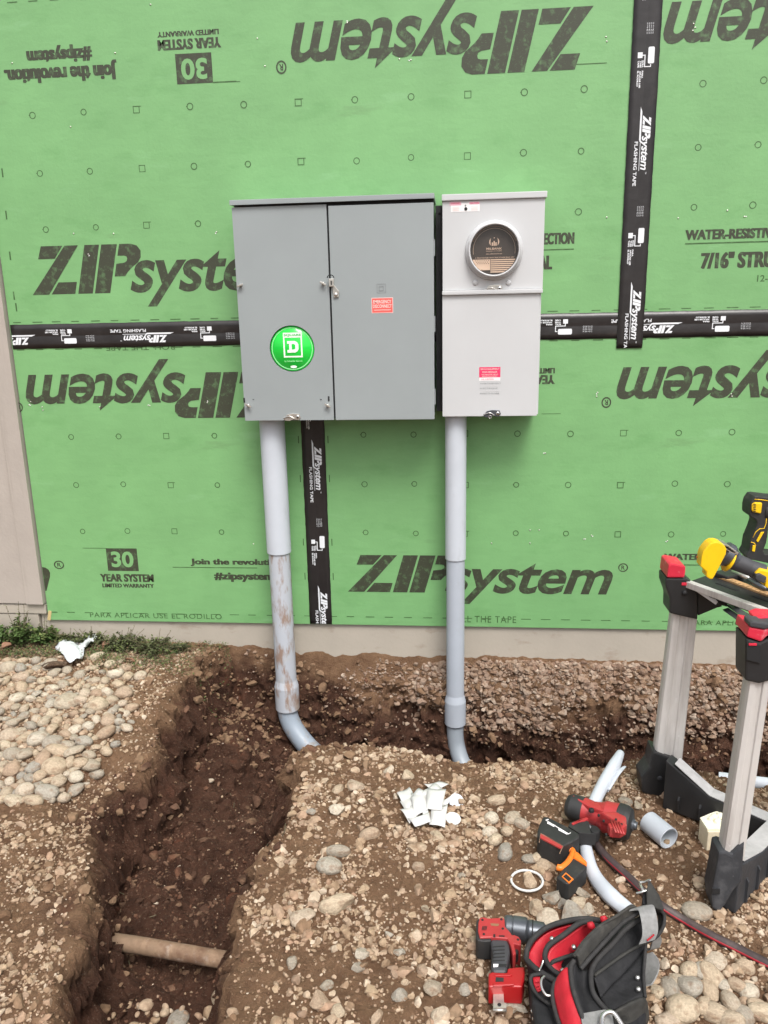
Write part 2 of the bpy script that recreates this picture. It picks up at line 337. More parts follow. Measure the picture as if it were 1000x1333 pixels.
# ================================================================== THE WALL
PI = math.pi
def wx(px, py, Y=0.): p = W(px, py, Y); return p.x, p.z
Print.put_orig = Print.put
def _put(s, v2, f, m, x, z, ang=0., clip=None):
    s.k = (s.k + 1) % 40; kk = s.k; s.k = kk - 1
    s.put_orig(v2, f, m, x, z, ang, clip); s.k = kk
Print.put = _put
STEP = .2032                                                # printed fastener grid, 8 inches
def panel(x0, x1, z0, z1, label):
    o = empty('sheathing_panel', ((x0 + x1) / 2, 0, z0), label, 'wall panel', 'green sheathing panels of the house wall')
    b = MB(); b.b6(x0, x1, 0, .0111, z0, z1, M['green'], .0012)
    b.build('board', o)
    return o, Print(-.0002, .00002)
def marks(pr, us, vs, skip=()):
    for u in us:
        for v in vs:
            if (u, v) in skip: continue
            jx, jz = random.uniform(-.003, .003), random.uniform(-.003, .003); x, z = u * STEP + jx, v * STEP + jz
            q = random.choice([.0085, .0095, .009])
            if u % 3 == 0:
                a, t = .0125, .0028
                for rc in ((x - a, x + a, z - a, z - a + t), (x - a, x + a, z + a - t, z + a), (x - a, x - a + t, z - a + t, z + a - t), (x + a - t, x + a, z - a + t, z + a - t)): pr.rect(*rc, M['ink_faint'])
                if random.random() < .6: pr.rect(x + a, x + a + .006, z + a - t, z + a, M['ink_faint'])
            else:
                vv, ff = ring2(x, z, q, q + .0034, 12); pr.put(vv, ff, M['ink_faint'], 0, 0)
                if random.random() < .5: pr.rect(x - q - .005, x - q + .001, z - .001, z + .0018, M['ink_faint'])
def dashes(pr, x0, x1, z, n_step=.0813, ln=.036):
    x = x0
    while x < x1: pr.rect(x, x + ln + random.uniform(-.006, .006), z, z + .0032, M['ink_faint']); x += n_step
def nails(o, pts, Y=0.):
    b = MB()
    for px, py in pts:
        x, z = wx(px, py); b.lathe((x, 0, z), (x, -.0016, z), [(0, .0030), (1, .0024)], M['zinc'], 8)
        if random.random() < .35:
            a = random.uniform(0, 6.28); b.box((x + .006 * math.cos(a), -.0006, z + .006 * math.sin(a)), (.005, .001, .003), M['label_white'], Matrix.Rotation(a, 3, 'Y'))
    return b.build('nail_heads', o)
def logo_px(pr, pxl, pxr, py, capH, flip, clip=None, r=True):
    """place the big word mark between two pixels on its base line"""
    (xa, za), (xb, zb) = wx(pxl, py), wx(pxr, py); Wd = xb - xa; H = Wd / 6.30
    L = [([(a, b * capH / H) for a, b in v], f) for v, f in logo(H)]
    if r: L += [([(a, b * capH / H) for a, b in v], f) for v, f in reg(H)]
    if flip: pr.many(L, M['ink'], xb, za, PI, clip)
    else: pr.many(L, M['ink'], xa, za, 0, clip)
def block30(pr, x, z, w, flip):
    """the warranty block; (x, z) is its upright bottom-left corner, w the width of the dark square"""
    s = -1 if flip else 1
    def P_(a, b): return (x + s * a * w, z + s * b * w)
    def q(a0, a1, b0, b1, m):
        p, r = P_(a0, b0), P_(a1, b1); pr.rect(min(p[0], r[0]), max(p[0], r[0]), min(p[1], r[1]), max(p[1], r[1]), m)
    def t(txt, a0, a1, b0, b1, m, bold):
        p, r = P_(a0, b0), P_(a1, b1); pr.text(txt, min(p[0], r[0]), max(p[0], r[0]), min(p[1], r[1]), max(p[1], r[1]), m, flip, bold)
    q(0, 1, 0, .74, M['ink']); t('30', .14, .86, .12, .64, M['green'], .03)
    t('YEAR SYSTEM', -.28, 1.45, -.36, -.10, M['ink'], .028); t('LIMITED WARRANTY', -.24, 1.44, -.55, -.42, M['ink'], .028)
    q(-.75, 0, .735, .75, M['ink_faint'])

# ---- upper left panel
o, pr = panel(-1.2175, 1.2185, 1.2205, 2.4385, 'large green sheathing panel above the horizontal tape, behind the metal enclosures')
marks(pr, range(-5, 6), (8, 9, 10), [(u, 8) for u in (-1, 0, 1, 2, 3, 4)])
x0, z0 = wx(372, 72); logo_px(pr, 377, 772, 30, .195, True)
logo_px(pr, 43, 391, 384, .182, False)
block30(pr, wx(275, 68)[0], wx(275, 68)[1], .135, True)
def tpx(pr, txt, a, b, m, flip=False, bold=.04, shear=0., sp=1., clip=None, ref=None, Y=0.):
    """a, b: the two opposite pixel corners of the text box"""
    (xa, za), (xb, zb) = wx(*a, Y), wx(*b, Y)
    pr.text(txt, min(xa, xb), max(xa, xb), min(za, zb), max(za, zb), m, flip, bold, shear, sp, ref, clip)
tpx(pr, 'Join the revolution.', (5, 85), (153, 103), M['ink'], True, .028)
tpx(pr, '#zipsystem', (34, 61), (120, 79), M['ink'], True, .028)
dashes(pr, *[wx(12, 25)[0], 1.2], 2.406)
tpx(pr, 'ROLL THE TAPE', (105, 0), (215, -9), M['ink_faint'], True, .01)
x, z = wx(747, 306); x_, z_ = wx(747, 317)
tpx(pr, 'WATER-RESISTIVE PROTECTION', (590, 307), (747, 317.5), M['ink'], False, .028)
pr.rect(wx(600, 325)[0], wx(747, 325)[0], wx(747, 325)[1], wx(747, 325)[1] + .004, M['ink_faint'])
tpx(pr, '7/16" STRUCTURAL', (600, 335), (718, 351), M['ink'], False, .028)
dashes(pr, -1.2, 1.2, 1.274)
for k in range(5): xx, zz = wx((3, 8, 13, 18, 21)[k], (225, 280, 333, 385, 400)[k]); pr.rect(xx - .002, xx + .004, zz - .016, zz + .016, M['ink_faint'])
pr.rect(wx(277, 107)[0], wx(308, 106)[0], wx(290, 107)[1], wx(290, 107)[1] + .003, M['ink_faint'])
pr.rect(wx(745, 84)[0], wx(790, 83)[0], wx(760, 84)[1], wx(760, 84)[1] + .003, M['ink_faint'])
pr.mb.build('printed_lettering', o)
nails(o, [(335, 50), (345, 86), (150, 69), (92, 165), (282, 302), (115, 331), (148, 304), (96, 304), (789, 48), (535, 78), (520, 77), (790, 283), (790, 54), (16, 82), (196, 6), (452, 30)])
# ---- upper right panel
o, pr = panel(1.2205, 2.45, 1.2205, 2.4385, 'green sheathing panel right of the upright tape, upper right corner')
marks(pr, range(7, 10), (8, 9, 10))
logo_px(pr, 866, 1290, 3, .195, True)
tpx(pr, 'WATER-RESISTIVE', (893, 299.5), (1012, 309), M['ink'], False, .028)
pr.rect(wx(892, 318)[0], wx(1040, 318)[0], wx(892, 318)[1], wx(892, 318)[1] + .004, M['ink_faint'])
tpx(pr, '7/16" STRUCTURAL', (914, 328.5), (1085, 346), M['ink'], False, .028)
tpx(pr, '12-6-24', (986, 358), (1022, 366), M['ink_faint'], False, .02)
dashes(pr, 1.24, 2.4, 1.274)
pr.mb.build('printed_lettering', o)
nails(o, [(883, 284), (947, 274), (969, 282), (905, 36), (903, 31), (902, 40)])
# ---- lower left panel
o, pr = panel(-1.2175, -.001, -.0005, 1.2185, 'green sheathing panel under the left enclosure, left of the lower upright tape')
marks(pr, range(-5, 0), (2, 3, 4), [(-1, v) for v in (2, 3, 4)] + [])
logo_px(pr, 30, 372, 488, .182, True)
cl = [((-1.216, 0, 0), (-1, 0, 0))]
logo_px(pr, -285, 68, 765, .168, False, cl)
block30(pr, *wx(141, 743), .137, False)
tpx(pr, 'Join the revolution.', (248, 727), (372, 738), M['ink'], False, .028)
tpx(pr, '#zipsystem', (279, 745), (357, 758), M['ink'], False, .028)
pr.rect(wx(225, 739)[0], wx(335, 739)[0], wx(260, 739)[1], wx(260, 739)[1] + .003, M['ink_faint'])
tpx(pr, 'PARA APLICAR USE EL RODILLO', (117, 797), (289, 806), M['ink_faint'], False, .0, sp=1.1)
dashes(pr, -1.21, -.02, .035); dashes(pr, -1.2, -.02, 1.166)
tpx(pr, 'ROLL THE TAPE', (138, 450), (228, 455), M['ink_faint'], True, .01)
for zz in (.2, .35, .62, .78, .95): pr.rect(-.062, -.058, zz, zz + .03, M['ink_faint'])
pr.mb.build('printed_lettering', o)
nails(o, [(38, 527), (55, 530), (56, 534), (40, 523), (130, 530), (195, 528), (330, 708), (270, 524)])
b = MB(); x, z = wx(64, 800); b.box((x + .002, -.0009, z - .004), (.014, .0012, .045), mat('bare_wood_chip', (.55, .42, .2), .8), Matrix.Rotation(R(14), 3, 'Y')); b.build('chipped_corner', o)
# ---- lower right panel
o, pr = panel(.001, 2.437, -.0005, 1.2185, 'green sheathing panel below the tapes and behind the right conduit')
marks(pr, range(1, 11), (2, 3, 4))
logo_px(pr, 453, 797, 770, .162, False)
logo_px(pr, 804, 1170, 478, .185, True)
tpx(pr, 'WATER-RESISTIVE', (865, 720.5), (975, 729.5), M['ink'], False, .028)
pr.rect(wx(865, 736)[0], wx(985, 736)[0], wx(900, 736)[1], wx(900, 736)[1] + .004, M['ink_faint'])
tpx(pr, 'YEAR SYSTEM', (640, 489), (722, 500), M['ink'], True, .028)
tpx(pr, 'LIMITED WARRANTY', (640, 480), (722, 486), M['ink'], True, .028)
tpx(pr, 'ROLL THE TAPE', (585, 801), (672, 811), M['ink_faint'], False, .0, sp=1.1)
tpx(pr, 'PARA APLICAR USE EL RODILLO', (898, 807), (1080, 816), M['ink_faint'], False, .0, sp=1.1)
dashes(pr, .03, 2.4, .035); dashes(pr, .03, 2.4, 1.166)
for zz in (.2, .35, .62, .78, .95): pr.rect(.058, .062, zz, zz + .03, M['ink_faint'])
pr.rect(wx(705, 540)[0], wx(730, 540)[0], wx(710, 539)[1], wx(710, 539)[1] + .002, M['ink_faint'])
pr.mb.build('printed_lettering', o)
nails(o, [(690, 690), (702, 690), (770, 697), (760, 702), (690, 707), (869, 704), (778, 511), (777, 516), (953, 516), (710, 590), (640, 707), (952, 513)])

# ---- flashing tapes
def tape_unit(pr, place):
    """one repeat of the tape printing in (s, t): s along the text, t up; place maps (s, t) lists"""
    for v, f in logo(.0285): place(v, f, .0, .003)
    place([(-.012, -.0035), (.085, -.0035), (.080, -.0095), (-.028, -.0095)], [(0, 1, 2, 3)], .0, .003)
    place([(.085, -.004), (.182, -.004), (.182, -.0057), (.085, -.0057)], [(0, 1, 2, 3)], .0, .003)
    v, f = fit_text('FLASHING TAPE', .085, .232, -.0245, -.0125, .02); place(v, f, 0, .003)
    v, f = fit_text('TM', .186, .193, .018, .022, .02); place(v, f, 0, .003)
    # paint roller symbol with its two small columns of words
    s0 = .375
    rr = [(s0, .012), (s0 + .003, .009), (s0 + .049, .009), (s0 + .052, .012), (s0 + .052, .027), (s0 + .049, .030), (s0 + .003, .030), (s0, .027)]
    place(rr, [tuple(range(8))], 0, 0)
    for a0, a1, b0, b1 in ((s0 + .054, s0 + .063, .017, .020), (s0 + .060, s0 + .063, .0, .017), (s0 + .024, s0 + .063, -.003, .0), (s0 + .024, s0 + .027, -.012, -.003), (s0 + .016, s0 + .034, -.026, -.010)):
        place([(a0, b0), (a1, b0), (a1, b1), (a0, b1)], [(0, 1, 2, 3)], 0, 0)
    for k, t in enumerate(('ROLL', 'THIS', 'TAPE')): v, f = fit_text(t, s0 + .042, s0 + .064, -.0105 - k * .0075, -.0050 - k * .0075, .05); place(v, f, 0, 0)
    for k, (t, e) in enumerate((('PARA', .098), ('APLICAR USE', .128), ('EL RODILLO', .124))): v, f = fit_text(t, s0 + .074, s0 + e, -.0105 - k * .0075, -.0050 - k * .0075, .05); place(v, f, 0, 0)
    for k in range(4): v, f = fit_text('ZS 016 482 0' + str(3 + k), s0 - .075, s0 - .04, -.0005 + k * .0065, .003 + k * .0065, 0); place(v, f, 0, 0)
def tape(label, a, b, width, starts, direction, yo=0., clip_extra=()):
    """a, b: (x, z) ends of the centre line"""
    o = empty('flashing_tape', ((a[0] + b[0]) / 2, -.001, min(a[1], b[1])), label, 'tape', 'black flashing tapes over the panel seams')
    L = math.dist(a, b); n = max(8, int(L / .02)); ux, uz = (b[0] - a[0]) / L, (b[1] - a[1]) / L; nx, nz = -uz, ux
    cs = (-.5, -.3, -.06, -.02, .02, .06, .3, .5); rows = []
    for i in range(n + 1):
        row = []
        for k, c in enumerate(cs):
            dy = -.0019 - yo + (.0007 if k in (3, 4) else 0) + random.uniform(-.00022, .00022); e = random.uniform(-.0008, .0008) if k in (0, 7) else 0
            row.append((a[0] + ux * L * i / n + nx * (c * width + e), dy, a[1] + uz * L * i / n + nz * (c * width + e)))
        rows.append(row)
    m = MB(); m.patch(rows, .0009, M['tape']); m.build('strip', o)
    pr = Print(-.0031 - yo, .00002)
    clip = [((a[0] + ux * .002, 0, a[1] + uz * .002), (-ux, 0, -uz)), ((b[0] - ux * .002, 0, b[1] - uz * .002), (ux, 0, uz))] + list(clip_extra)
    for (px, pz) in starts:
        def place(v, f, ds, dt): pr.put([(x_ + ds, y_ + dt) for x_, y_ in v], f, M['white_ink'], px, pz, direction, clip)
        tape_unit(pr, place)
    pr.mb.build('printed_lettering', o)
    return o
TW = .0953
zt = 1.2195
xs = wx(218, 436)[0]; period = .5893
per = wx(950, 425)[0] - wx(218, 436)[0]
xh = [wx(218, 436)[0], wx(572, 430)[0] if False else xs + .62, wx(597, 428)[0] if False else 0, ]
tape('long black flashing tape running level across the wall with white print upside down', (-1.214, zt), (2.44, zt), TW,
     [(xs, zt), (wx(48, 438)[0] - .56 + .52, zt), (wx(878, 424)[0], zt), (wx(878, 424)[0] - .62, zt), (wx(878, 424)[0] + .62, zt), (xs + .62, zt)][:1] + [(xs - .573, zt), (xs + .573, zt), (wx(878, 424)[0], zt), (wx(878, 424)[0] - .573, zt), (wx(878, 424)[0] + .573, zt)], PI)
xv = wx(829, 430)[0]
zend = wx(822, 453)[1]
tape('upright black flashing tape in the upper right of the wall, overlapping the level tape', (1.2215, zend), (1.2215, 2.436), TW,
     [(1.2215 + .0, wx(848, 150)[1]), (1.2215, wx(838, 377)[1]), (1.2215, wx(848, 150)[1] + (wx(848, 150)[1] - wx(838, 377)[1]))], -PI / 2, .0024)
tape('upright black flashing tape below the left enclosure, beside the left conduit', (.0, .0015), (.0, 1.171), TW,
     [(.0, wx(415, 581)[1]), (.0, wx(418, 770)[1]), (.0, wx(415, 581)[1] + .573)], -PI / 2)

# ---- beige siding left of the panels and the base boards under them
o = empty('wood_siding', (-1.6, 0, .075), 'old beige wood siding with an upright groove, left of the green panels', 'siding')
b = MB(); b.b6(-1.30, -1.2225, -.021, .02, .078, 2.43, M['siding'], .002); b.build('corner_trim', o)
b = MB()
for k in range(4): b.b6(-1.302 - .30 * (k + 1) + .010, -1.302 - .30 * k, -.012, .02, .078, 2.43, M['siding'], .003)
b.b6(-2.5, -1.302, .0, .02, .078, 2.43, M['siding']); b.build('boards', o)
def plank(name, x0, x1, y, z0, z1, label):
    b = MB(); b.b6(x0, x1, y, .05, z0, z1, M['base'], .003); return tag(b.build(name), label, 'board')
plank('trim_board', -2.5, -1.2225, -.006, .030, .072, 'thin beige trim board under the siding, left of the green panels')
plank('base_board', -2.5, -1.262, -.002, -.40, .026, 'short beige base board behind the green weeds')
plank('base_board', -1.258, 2.44, .0125, -.45, .030, 'long beige base board under the green panels, above the dirt')

# ================================================================== ENCLOSURES
def P3(px, py, Y): return W(px, py, Y)
eo = empty('electrical_enclosure', (.137, -.1, .90), 'wide grey steel enclosure with two doors and a round green cover', 'electrical panel')
b = MB(); b.b6(-.2205, .4915, -.164, -.0035, .902, 1.662, M['steel_grey'], .002); b.build('cabinet', eo)
b = MB(); b.b6(-.2245, .4965, -.206, -.0045, 1.6625, 1.6785, M['steel_grey'], .002); b.b6(-.2245, .4965, -.2075, -.2045, 1.6612, 1.6628, M['steel_grey'], .0008); b.build('rain_hood', eo)
b = MB(); b.b6(.1, .4925, -.185, -.1645, .905, 1.660, M['gap_black']); b.build('door_gap_shade', eo)  # black block paints in the shade of the gaps around the right door
dgx, dgz = -.028, 1.162
cv = MB()                                                   # left cover with a real round opening
x0, x1, z0, z1, yf, yb = -.2200, .1185, .899, 1.6545, -.196, -.1645; n = 48; hr = .0835
outer = []; 
for k in range(n):
    a = 2 * PI * k / n + PI / 4; c, s = math.cos(a), math.sin(a)
    t = min((x1 - dgx) / c if c > 1e-9 else (x0 - dgx) / c if c < -1e-9 else 9, (z1 - dgz) / s if s > 1e-9 else (z0 - dgz) / s if s < -1e-9 else 9)
    outer.append((dgx + c * t, dgz + s * t))
for cx, cz in ((x1, z1), (x0, z1), (x0, z0), (x1, z0)):      # snap the nearest spoke to each corner
    k = min(range(n), key=lambda i: math.dist(outer[i], (cx, cz))); outer[k] = (cx, cz)
inner = [(dgx + hr * math.cos(2 * PI * k / n + PI / 4), dgz + hr * math.sin(2 * PI * k / n + PI / 4)) for k in range(n)]
v = [(p[0], yf, p[1]) for p in outer] + [(p[0], yf, p[1]) for p in inner] + [(p[0], yb, p[1]) for p in inner] + [(p[0], yb, p[1]) for p in outer]
f = []
for k in range(n):
    j = (k + 1) % n; f += [(k, j, n + j, n + k), (n + k, n + j, 2 * n + j, 2 * n + k), (3 * n + k, 3 * n + j, j, k)]
cv.add(v, f, M['steel_grey']); cover = cv.build('left_door', eo)
b = MB(); b.b6(.1255, .4935, -.2005, -.1855, .8985, 1.6490, M['steel_grey'], .0025)
rd = b.build('right_door', eo)
b = MB()
for z in (1.50, 1.24, .98): b.b6(.4938, .4972, -.196, -.172, z - .028, z + .028, M['steel_grey'], .0015)
b.build('hinge', eo)
# green round meter cover
b = MB(); b.lathe((dgx, -.166, dgz), (dgx, -.190, dgz), [(0, .0825), (.8, .0825), (1, .080)], M['disc_green'], 48); gc = b.build('round_cover', eo)
pr = Print(-.1903, .0002)
vv, ff = ring2(dgx, dgz, .0735, .0765, 48); pr.put(vv, ff, M['disc_line'], 0, 0)
def sq(px0, py0, px1, py1): p, q = wx(px0, py0, -.19), wx(px1, py1, -.19); return p[0], q[0], q[1], p[1]
X0, X1, Z0, Z1 = sq(368.2, 433.2, 394.4, 465)
t = .0055
pr.rect(X0, X1, Z1 - .018, Z1, M['disc_white']); pr.rect(X0, X1, Z0, Z0 + t, M['disc_white']); pr.rect(X0, X0 + t, Z0 + t, Z1 - .018, M['disc_white']); pr.rect(X1 - t, X1, Z0 + t, Z1 - .018, M['disc_white'])
pr.text('SQUARE', X0 + .004, X1 - .004, Z1 - .0135, Z1 - .0045, mat('green_letters', (.02, .42, .06), .3), bold=.02)
cxd, czd = (X0 + X1) / 2, (Z0 + t + Z1 - .018) / 2
def Dpoly(o_, m):
    p = [(-.021, -.021), (.008, -.021), (.017, -.016), (.021, -.008), (.021, .008), (.017, .016), (.008, .021), (-.021, .021), (-.021, .011), (-.014, .011), (-.014, -.011), (-.021, -.011)] if o_ else [(-.004, -.010), (.004, -.010), (.009, -.006), (.009, .006), (.004, .010), (-.004, .010)]
    pr.poly([(cxd + a, czd + c) for a, c in p], m)
Dpoly(1, M['disc_white']); Dpoly(0, M['disc_green'])
pr.text('by Schneider Electric', X0 + .002, X1 - .002, Z0 - .018, Z0 - .010, M['disc_line'], bold=.02)
pr.poly([(cxd + a, Z0 - .034 + c) for a, c in ell(0, 0, .012, .005, 16)], M['disc_white'])
pr.mb.build('printed_logo', gc)
# red label, embossed mark
pr = Print(-.2008, .0002); X0, X1, Z0, Z1 = [wx(483.6, 387, -.2)[0], wx(512, 407.5, -.2)[0], wx(498, 407.5, -.2)[1], wx(498, 387.5, -.2)[1]]
pr.rect(X0, X1, Z0, Z1, M['lab_text']); pr.rect(X0 + .0018, X1 - .0018, Z0 + .0018, Z1 - .0018, M['label_red'])
hh = (Z1 - Z0); pr.text('EMERGENCY', X0 + .006, X1 - .006, Z0 + hh * .63, Z0 + hh * .85, M['lab_text'], bold=.02); pr.text('DISCONNECT', X0 + .005, X1 - .005, Z0 + hh * .34, Z0 + hh * .56, M['lab_text'], bold=.02); pr.rect(X0 + .008, X1 - .008, Z0 + hh * .18, Z0 + hh * .22, M['lab_text'])
pr.mb.build('warning_label', rd)
pr = Print(-.2008, .0002); c = wx(496.5, 375.5, -.2)
for a, t in ((.016, .0016), (.0085, .0022)):
    for rc in ((-a, a, -a, -a + t), (-a, a, a - t, a), (-a, -a + t, -a + t, a - t), (a - t, a, -a + t, a - t)): pr.rect(c[0] + rc[0], c[0] + rc[1], c[1] + rc[2], c[1] + rc[3], M['emboss'])
pr.mb.build('embossed_mark', rd)
# wing screws on the cover
for px, py in ((313.5, 371.5), (421, 369), (324, 527.5), (427, 527.5)):
    p = W(px, py, -.197); b = MB(); b.lathe((p.x, -.196, p.z), (p.x, -.207, p.z), [(0, .006), (1, .005)], M['zinc'], 10)
    b.box((p.x, -.208, p.z), (.024, .004, .007), M['zinc'], Matrix.Rotation(R(-18 if px < 420 and py < 400 else 30), 3, 'Y'), .0015); b.build('wing_screw', cover)
b = MB()
for px, py in ((318, 521), (330, 520), (418, 520), (428, 519)):
    p = W(px, py, -.197); b.b6(p.x - .003, p.x + .003, -.1975, -.196, p.z - (.009 if px in (318, 428) else .001), p.z + (.009 if px in (318, 428) else .001), M['gap_black'])
b.build('slot', cover)
# latch hasp between the doors, bottom hasp
b = MB(); p = W(432, 368, -.2)
b.b6(p.x - .009, p.x + .009, -.212, -.2008, p.z - .014, p.z + .014, M['zinc'], .002); b.b6(p.x - .002, p.x + .002, -.2135, -.212, p.z - .008, p.z + .006, M['gap_black'])
b.prism([(p.x + .006, -.2035, p.z - .004), (p.x + .026, -.2035, p.z - .03), (p.x + .024, -.2035, p.z - .05), (p.x + .006, -.2035, p.z - .052), (p.x + .003, -.2035, p.z - .02)], (0, -.003, 0), M['zinc'], .001)
b.lathe((p.x + .014, -.2066, p.z - .042), (p.x + .014, -.208, p.z - .042), [(0, .007), (1, .005)], M['chrome'], 12)
b.tube([(p.x + .012 * math.cos(a) - .002, -.211, p.z + .016 + .010 * math.sin(a)) for a in [PI * k / 8 for k in range(9)]], .0018, M['gap_black'], 6)
b.build('latch', eo)
def hasp(px, py, Y, parent, mm):
    p = W(px, py, Y); b = MB()
    b.prism([(p.x + a, Y - .001, p.z + c) for a, c in ((-.032, -.006), (-.02, .010), (.0, .014), (.026, .012), (.031, .0), (.024, -.011), (.004, -.008), (-.012, -.014), (-.028, -.012))], (0, -.004, 0), mm, .001)
    b.lathe((p.x + .02, Y - .005, p.z + .001), (p.x + .02, Y - .0065, p.z + .001), [(0, .0075), (1, .006)], M['chrome'], 12); b.lathe((p.x + .02, Y - .0065, p.z + .001), (p.x + .02, Y - .0075, p.z + .001), [(0, .003), (1, .003)], M['gap_black'], 10)
    b.tube(spl([(p.x - .034, Y - .005, p.z - .004), (p.x - .01, Y - .008, p.z + .004), (p.x + .008, Y - .007, p.z - .006)], 5), .0018, M['chrome'], 6)
    return b.build('hasp', parent)
hasp(381, 543, -.1965, eo, M['zinc'])

# black plate in the gap
b = MB(); b.b6(.4975, .5205, -.09, -.0035, .915, 1.652, M['black_plate'], .002)
b.lathe((.512, -.0895, 1.625), (.512, -.0925, 1.625), [(0, .005), (1, .004)], M['gap_black'], 10)
tag(b.build('spacer_plate'), 'narrow black plate filling the gap between the grey enclosure and the meter box', 'metal plate')

# ---- meter socket
mo = empty('meter_socket', (.70, -.1, .905), 'tall pale grey meter box with a round window and a flag card behind it', 'meter box')
YF = -.170
def bx(px, py, Y=YF): return wx(px, py, Y)
mx0, mx1 = .5235, .8775
b = MB(); b.b6(mx0 + .001, mx1 - .003, -.150, -.0035, .907, 1.655, M['steel_light'], .002); b.build('cabinet', mo)
b = MB(); b.b6(mx0 - .002, mx1 + .005, -.178, -.0045, 1.6555, 1.6765, M['steel_light'], .003)
b.b6(.60, .70, -.10, -.02, 1.6768, 1.681, M['steel_light'], .002); b.build('rain_hood', mo)
b = MB(); zl = 1.347
b.b6(mx0, mx1 - .001, YF, -.1505, zl + .008, 1.6550, M['steel_light'], .002); uc = b.build('upper_cover', mo)
b = MB(); b.b6(mx0 - .0015, mx1 - .001, YF - .011, -.1505, zl - .008, zl + .0075, M['steel_light'], .004); b.build('cover_lip', mo)
b = MB(); b.b6(mx0 - .001, mx1 - .010, YF - .001, -.1505, .9045, zl - .0085, M['steel_light'], .002); lc = b.build('lower_cover', mo)
rcx, rcz = W(643.5, 325.5, -.19).x, W(643.5, 325.5, -.19).z
b = MB(); b.lathe((rcx, YF, rcz), (rcx, YF - .034, rcz), [(0, .101), (.35, .099), (.5, .093), (.92, .0905), (1, .0885), (1, .0845), (.93, .0835), (.12, .0835)], M['steel_light'], 56, cap=False); ring = b.build('window_ring', mo)
b = MB(); b.lathe((rcx, YF - .003, rcz), (rcx, YF - .009, rcz), [(0, .0833), (1, .0833)], M['disc_brown'], 48, smooth=False); card = b.build('window_card', mo)
pr = Print(YF - .0092, .0001)
vv, ff = ring2(rcx, rcz, .0725, .0735, 48); pr.put(vv, ff, M['disc_tan'], 0, 0, 0, [((0, 0, rcz - .012), (0, 0, -1))])
vv, ff = ring2(rcx, rcz, .0785, .0815, 48); pr.put(vv, ff, mat('bronze_rim', (.22, .13, .07), .35), 0, 0, 0, [((0, 0, rcz + .03), (0, 0, -1))])
ez = rcz + .028
for s in (-1, 1):
    arc = [(s * (.0175 * math.cos(a)), .016 * math.sin(a)) for a in np.linspace(-.95, .95, 9)]; arc += [(s * (.010 + .003 * math.cos(a)), .013 * math.sin(a)) for a in np.linspace(.95, -.95, 9)]
    pr.put(arc, [tuple(range(18))], M['disc_tan'], rcx, ez)
for k, h in ((-1, .007), (0, .010), (1, .007)): pr.rect(rcx + k * .0062 - .0022, rcx + k * .0062 + .0022, ez - .013, ez - .013 + h * 1.6, M['disc_tan'])
pr.put(ell(0, 0, .0018, .0018, 10), [tuple(range(10))], M['disc_tan'], rcx, ez + .013)
pr.text('MILBANK', rcx - .027, rcx + .027, rcz + .002, rcz + .009, M['disc_tan'], bold=.01); pr.text('ENERGY AT WORK', rcx - .027, rcx + .027, rcz - .004, rcz - .001, M['disc_tan'])
pr.text('www.milbankworks.com', rcx - .028, rcx + .028, rcz - .0135, rcz - .0095, M['disc_tan']); zf = rcz - .030
pr.text('A TRUE PARTNER WITH TRUE POWER SINCE 1927', rcx - .066, rcx + .070, zf + .003, zf + .0075, M['disc_tan'])
def chord(z, r=.0815): return math.sqrt(max(0, r * r - (z - rcz) ** 2))
ns = 7; hst = .0065
for k in range(ns):
    za, zb = zf - k * hst - hst * .5, zf - k * hst
    if k % 1 == 0:
        zz1 = zf - k * 2 * hst * .52; zz0 = zz1 - hst * .62
        c0, c1 = chord(zz0), chord(zz1)
        if c0 > .004: pr.poly([(rcx + max(-.012, -c0), zz0), (rcx + c0 - .001, zz0), (rcx + c1 - .001, zz1), (rcx + max(-.012, -c1), zz1)], M['disc_tan'])
zc = zf - .036
pts = [(rcx - .0135, zc), (rcx - .0135, zf)] + [(rcx - chord(z) + .0005, z) for z in np.linspace(zf, zc, 8)]
pr.poly(pts, M['disc_tan'])
for i in range(7):
    for j in range(8):
        sx, sz = rcx - .019 - j * .0075 - (i % 2) * .0037, zf - .004 - i * .005
        if sx > rcx - chord(sz) + .004: pr.put(ell(0, 0, .0016, .0016, 6), [tuple(range(6))], M['disc_brown'], sx, sz)
pr.mb.build('printed_flag', card)
b = MB(); b.lathe((rcx, YF - .028, rcz), (rcx, YF - .029, rcz), [(0, .0834), (1, .0834)], None or mat('clear_glass', (.9, .9, .9), .03), 48, smooth=False)
gn = b.mats[0].node_tree.nodes; gl = b.mats[0].node_tree.links; tr = gn.new('ShaderNodeBsdfTransparent'); gs = gn.new('ShaderNodeBsdfGlossy'); gs.inputs['Roughness'].default_value = .03; ms = gn.new('ShaderNodeMixShader'); ms.inputs[0].default_value = .02
gl.new(tr.outputs[0], ms.inputs[1]); gl.new(gs.outputs[0], ms.inputs[2]); gl.new(ms.outputs[0], gn['Material Output'].inputs[0]); gn.remove(gn['Principled BSDF']); b.build('window_pane', ring)
for px in (619, 662):
    p = W(px, 368, YF); b = MB(); b.lathe((p.x, YF, p.z), (p.x, YF - .005, p.z), [(0, .010), (.6, .009), (1, .006)], M['steel_light'], 16); b.build('dimple', uc)
hasp(643, 376, YF - .001, mo, M['zinc']); hasp(641, 538.5, YF - .002, mo, M['chuck'])
b = MB(); p = W(638, 542.5, YF - .006); b.tube([(p.x + .0055 * math.cos(2 * PI * k / 12), YF - .006, p.z + .0055 * math.sin(2 * PI * k / 12)) for k in range(12)], .0014, M['chrome'], 6, closed=True); b.build('seal_ring', mo)
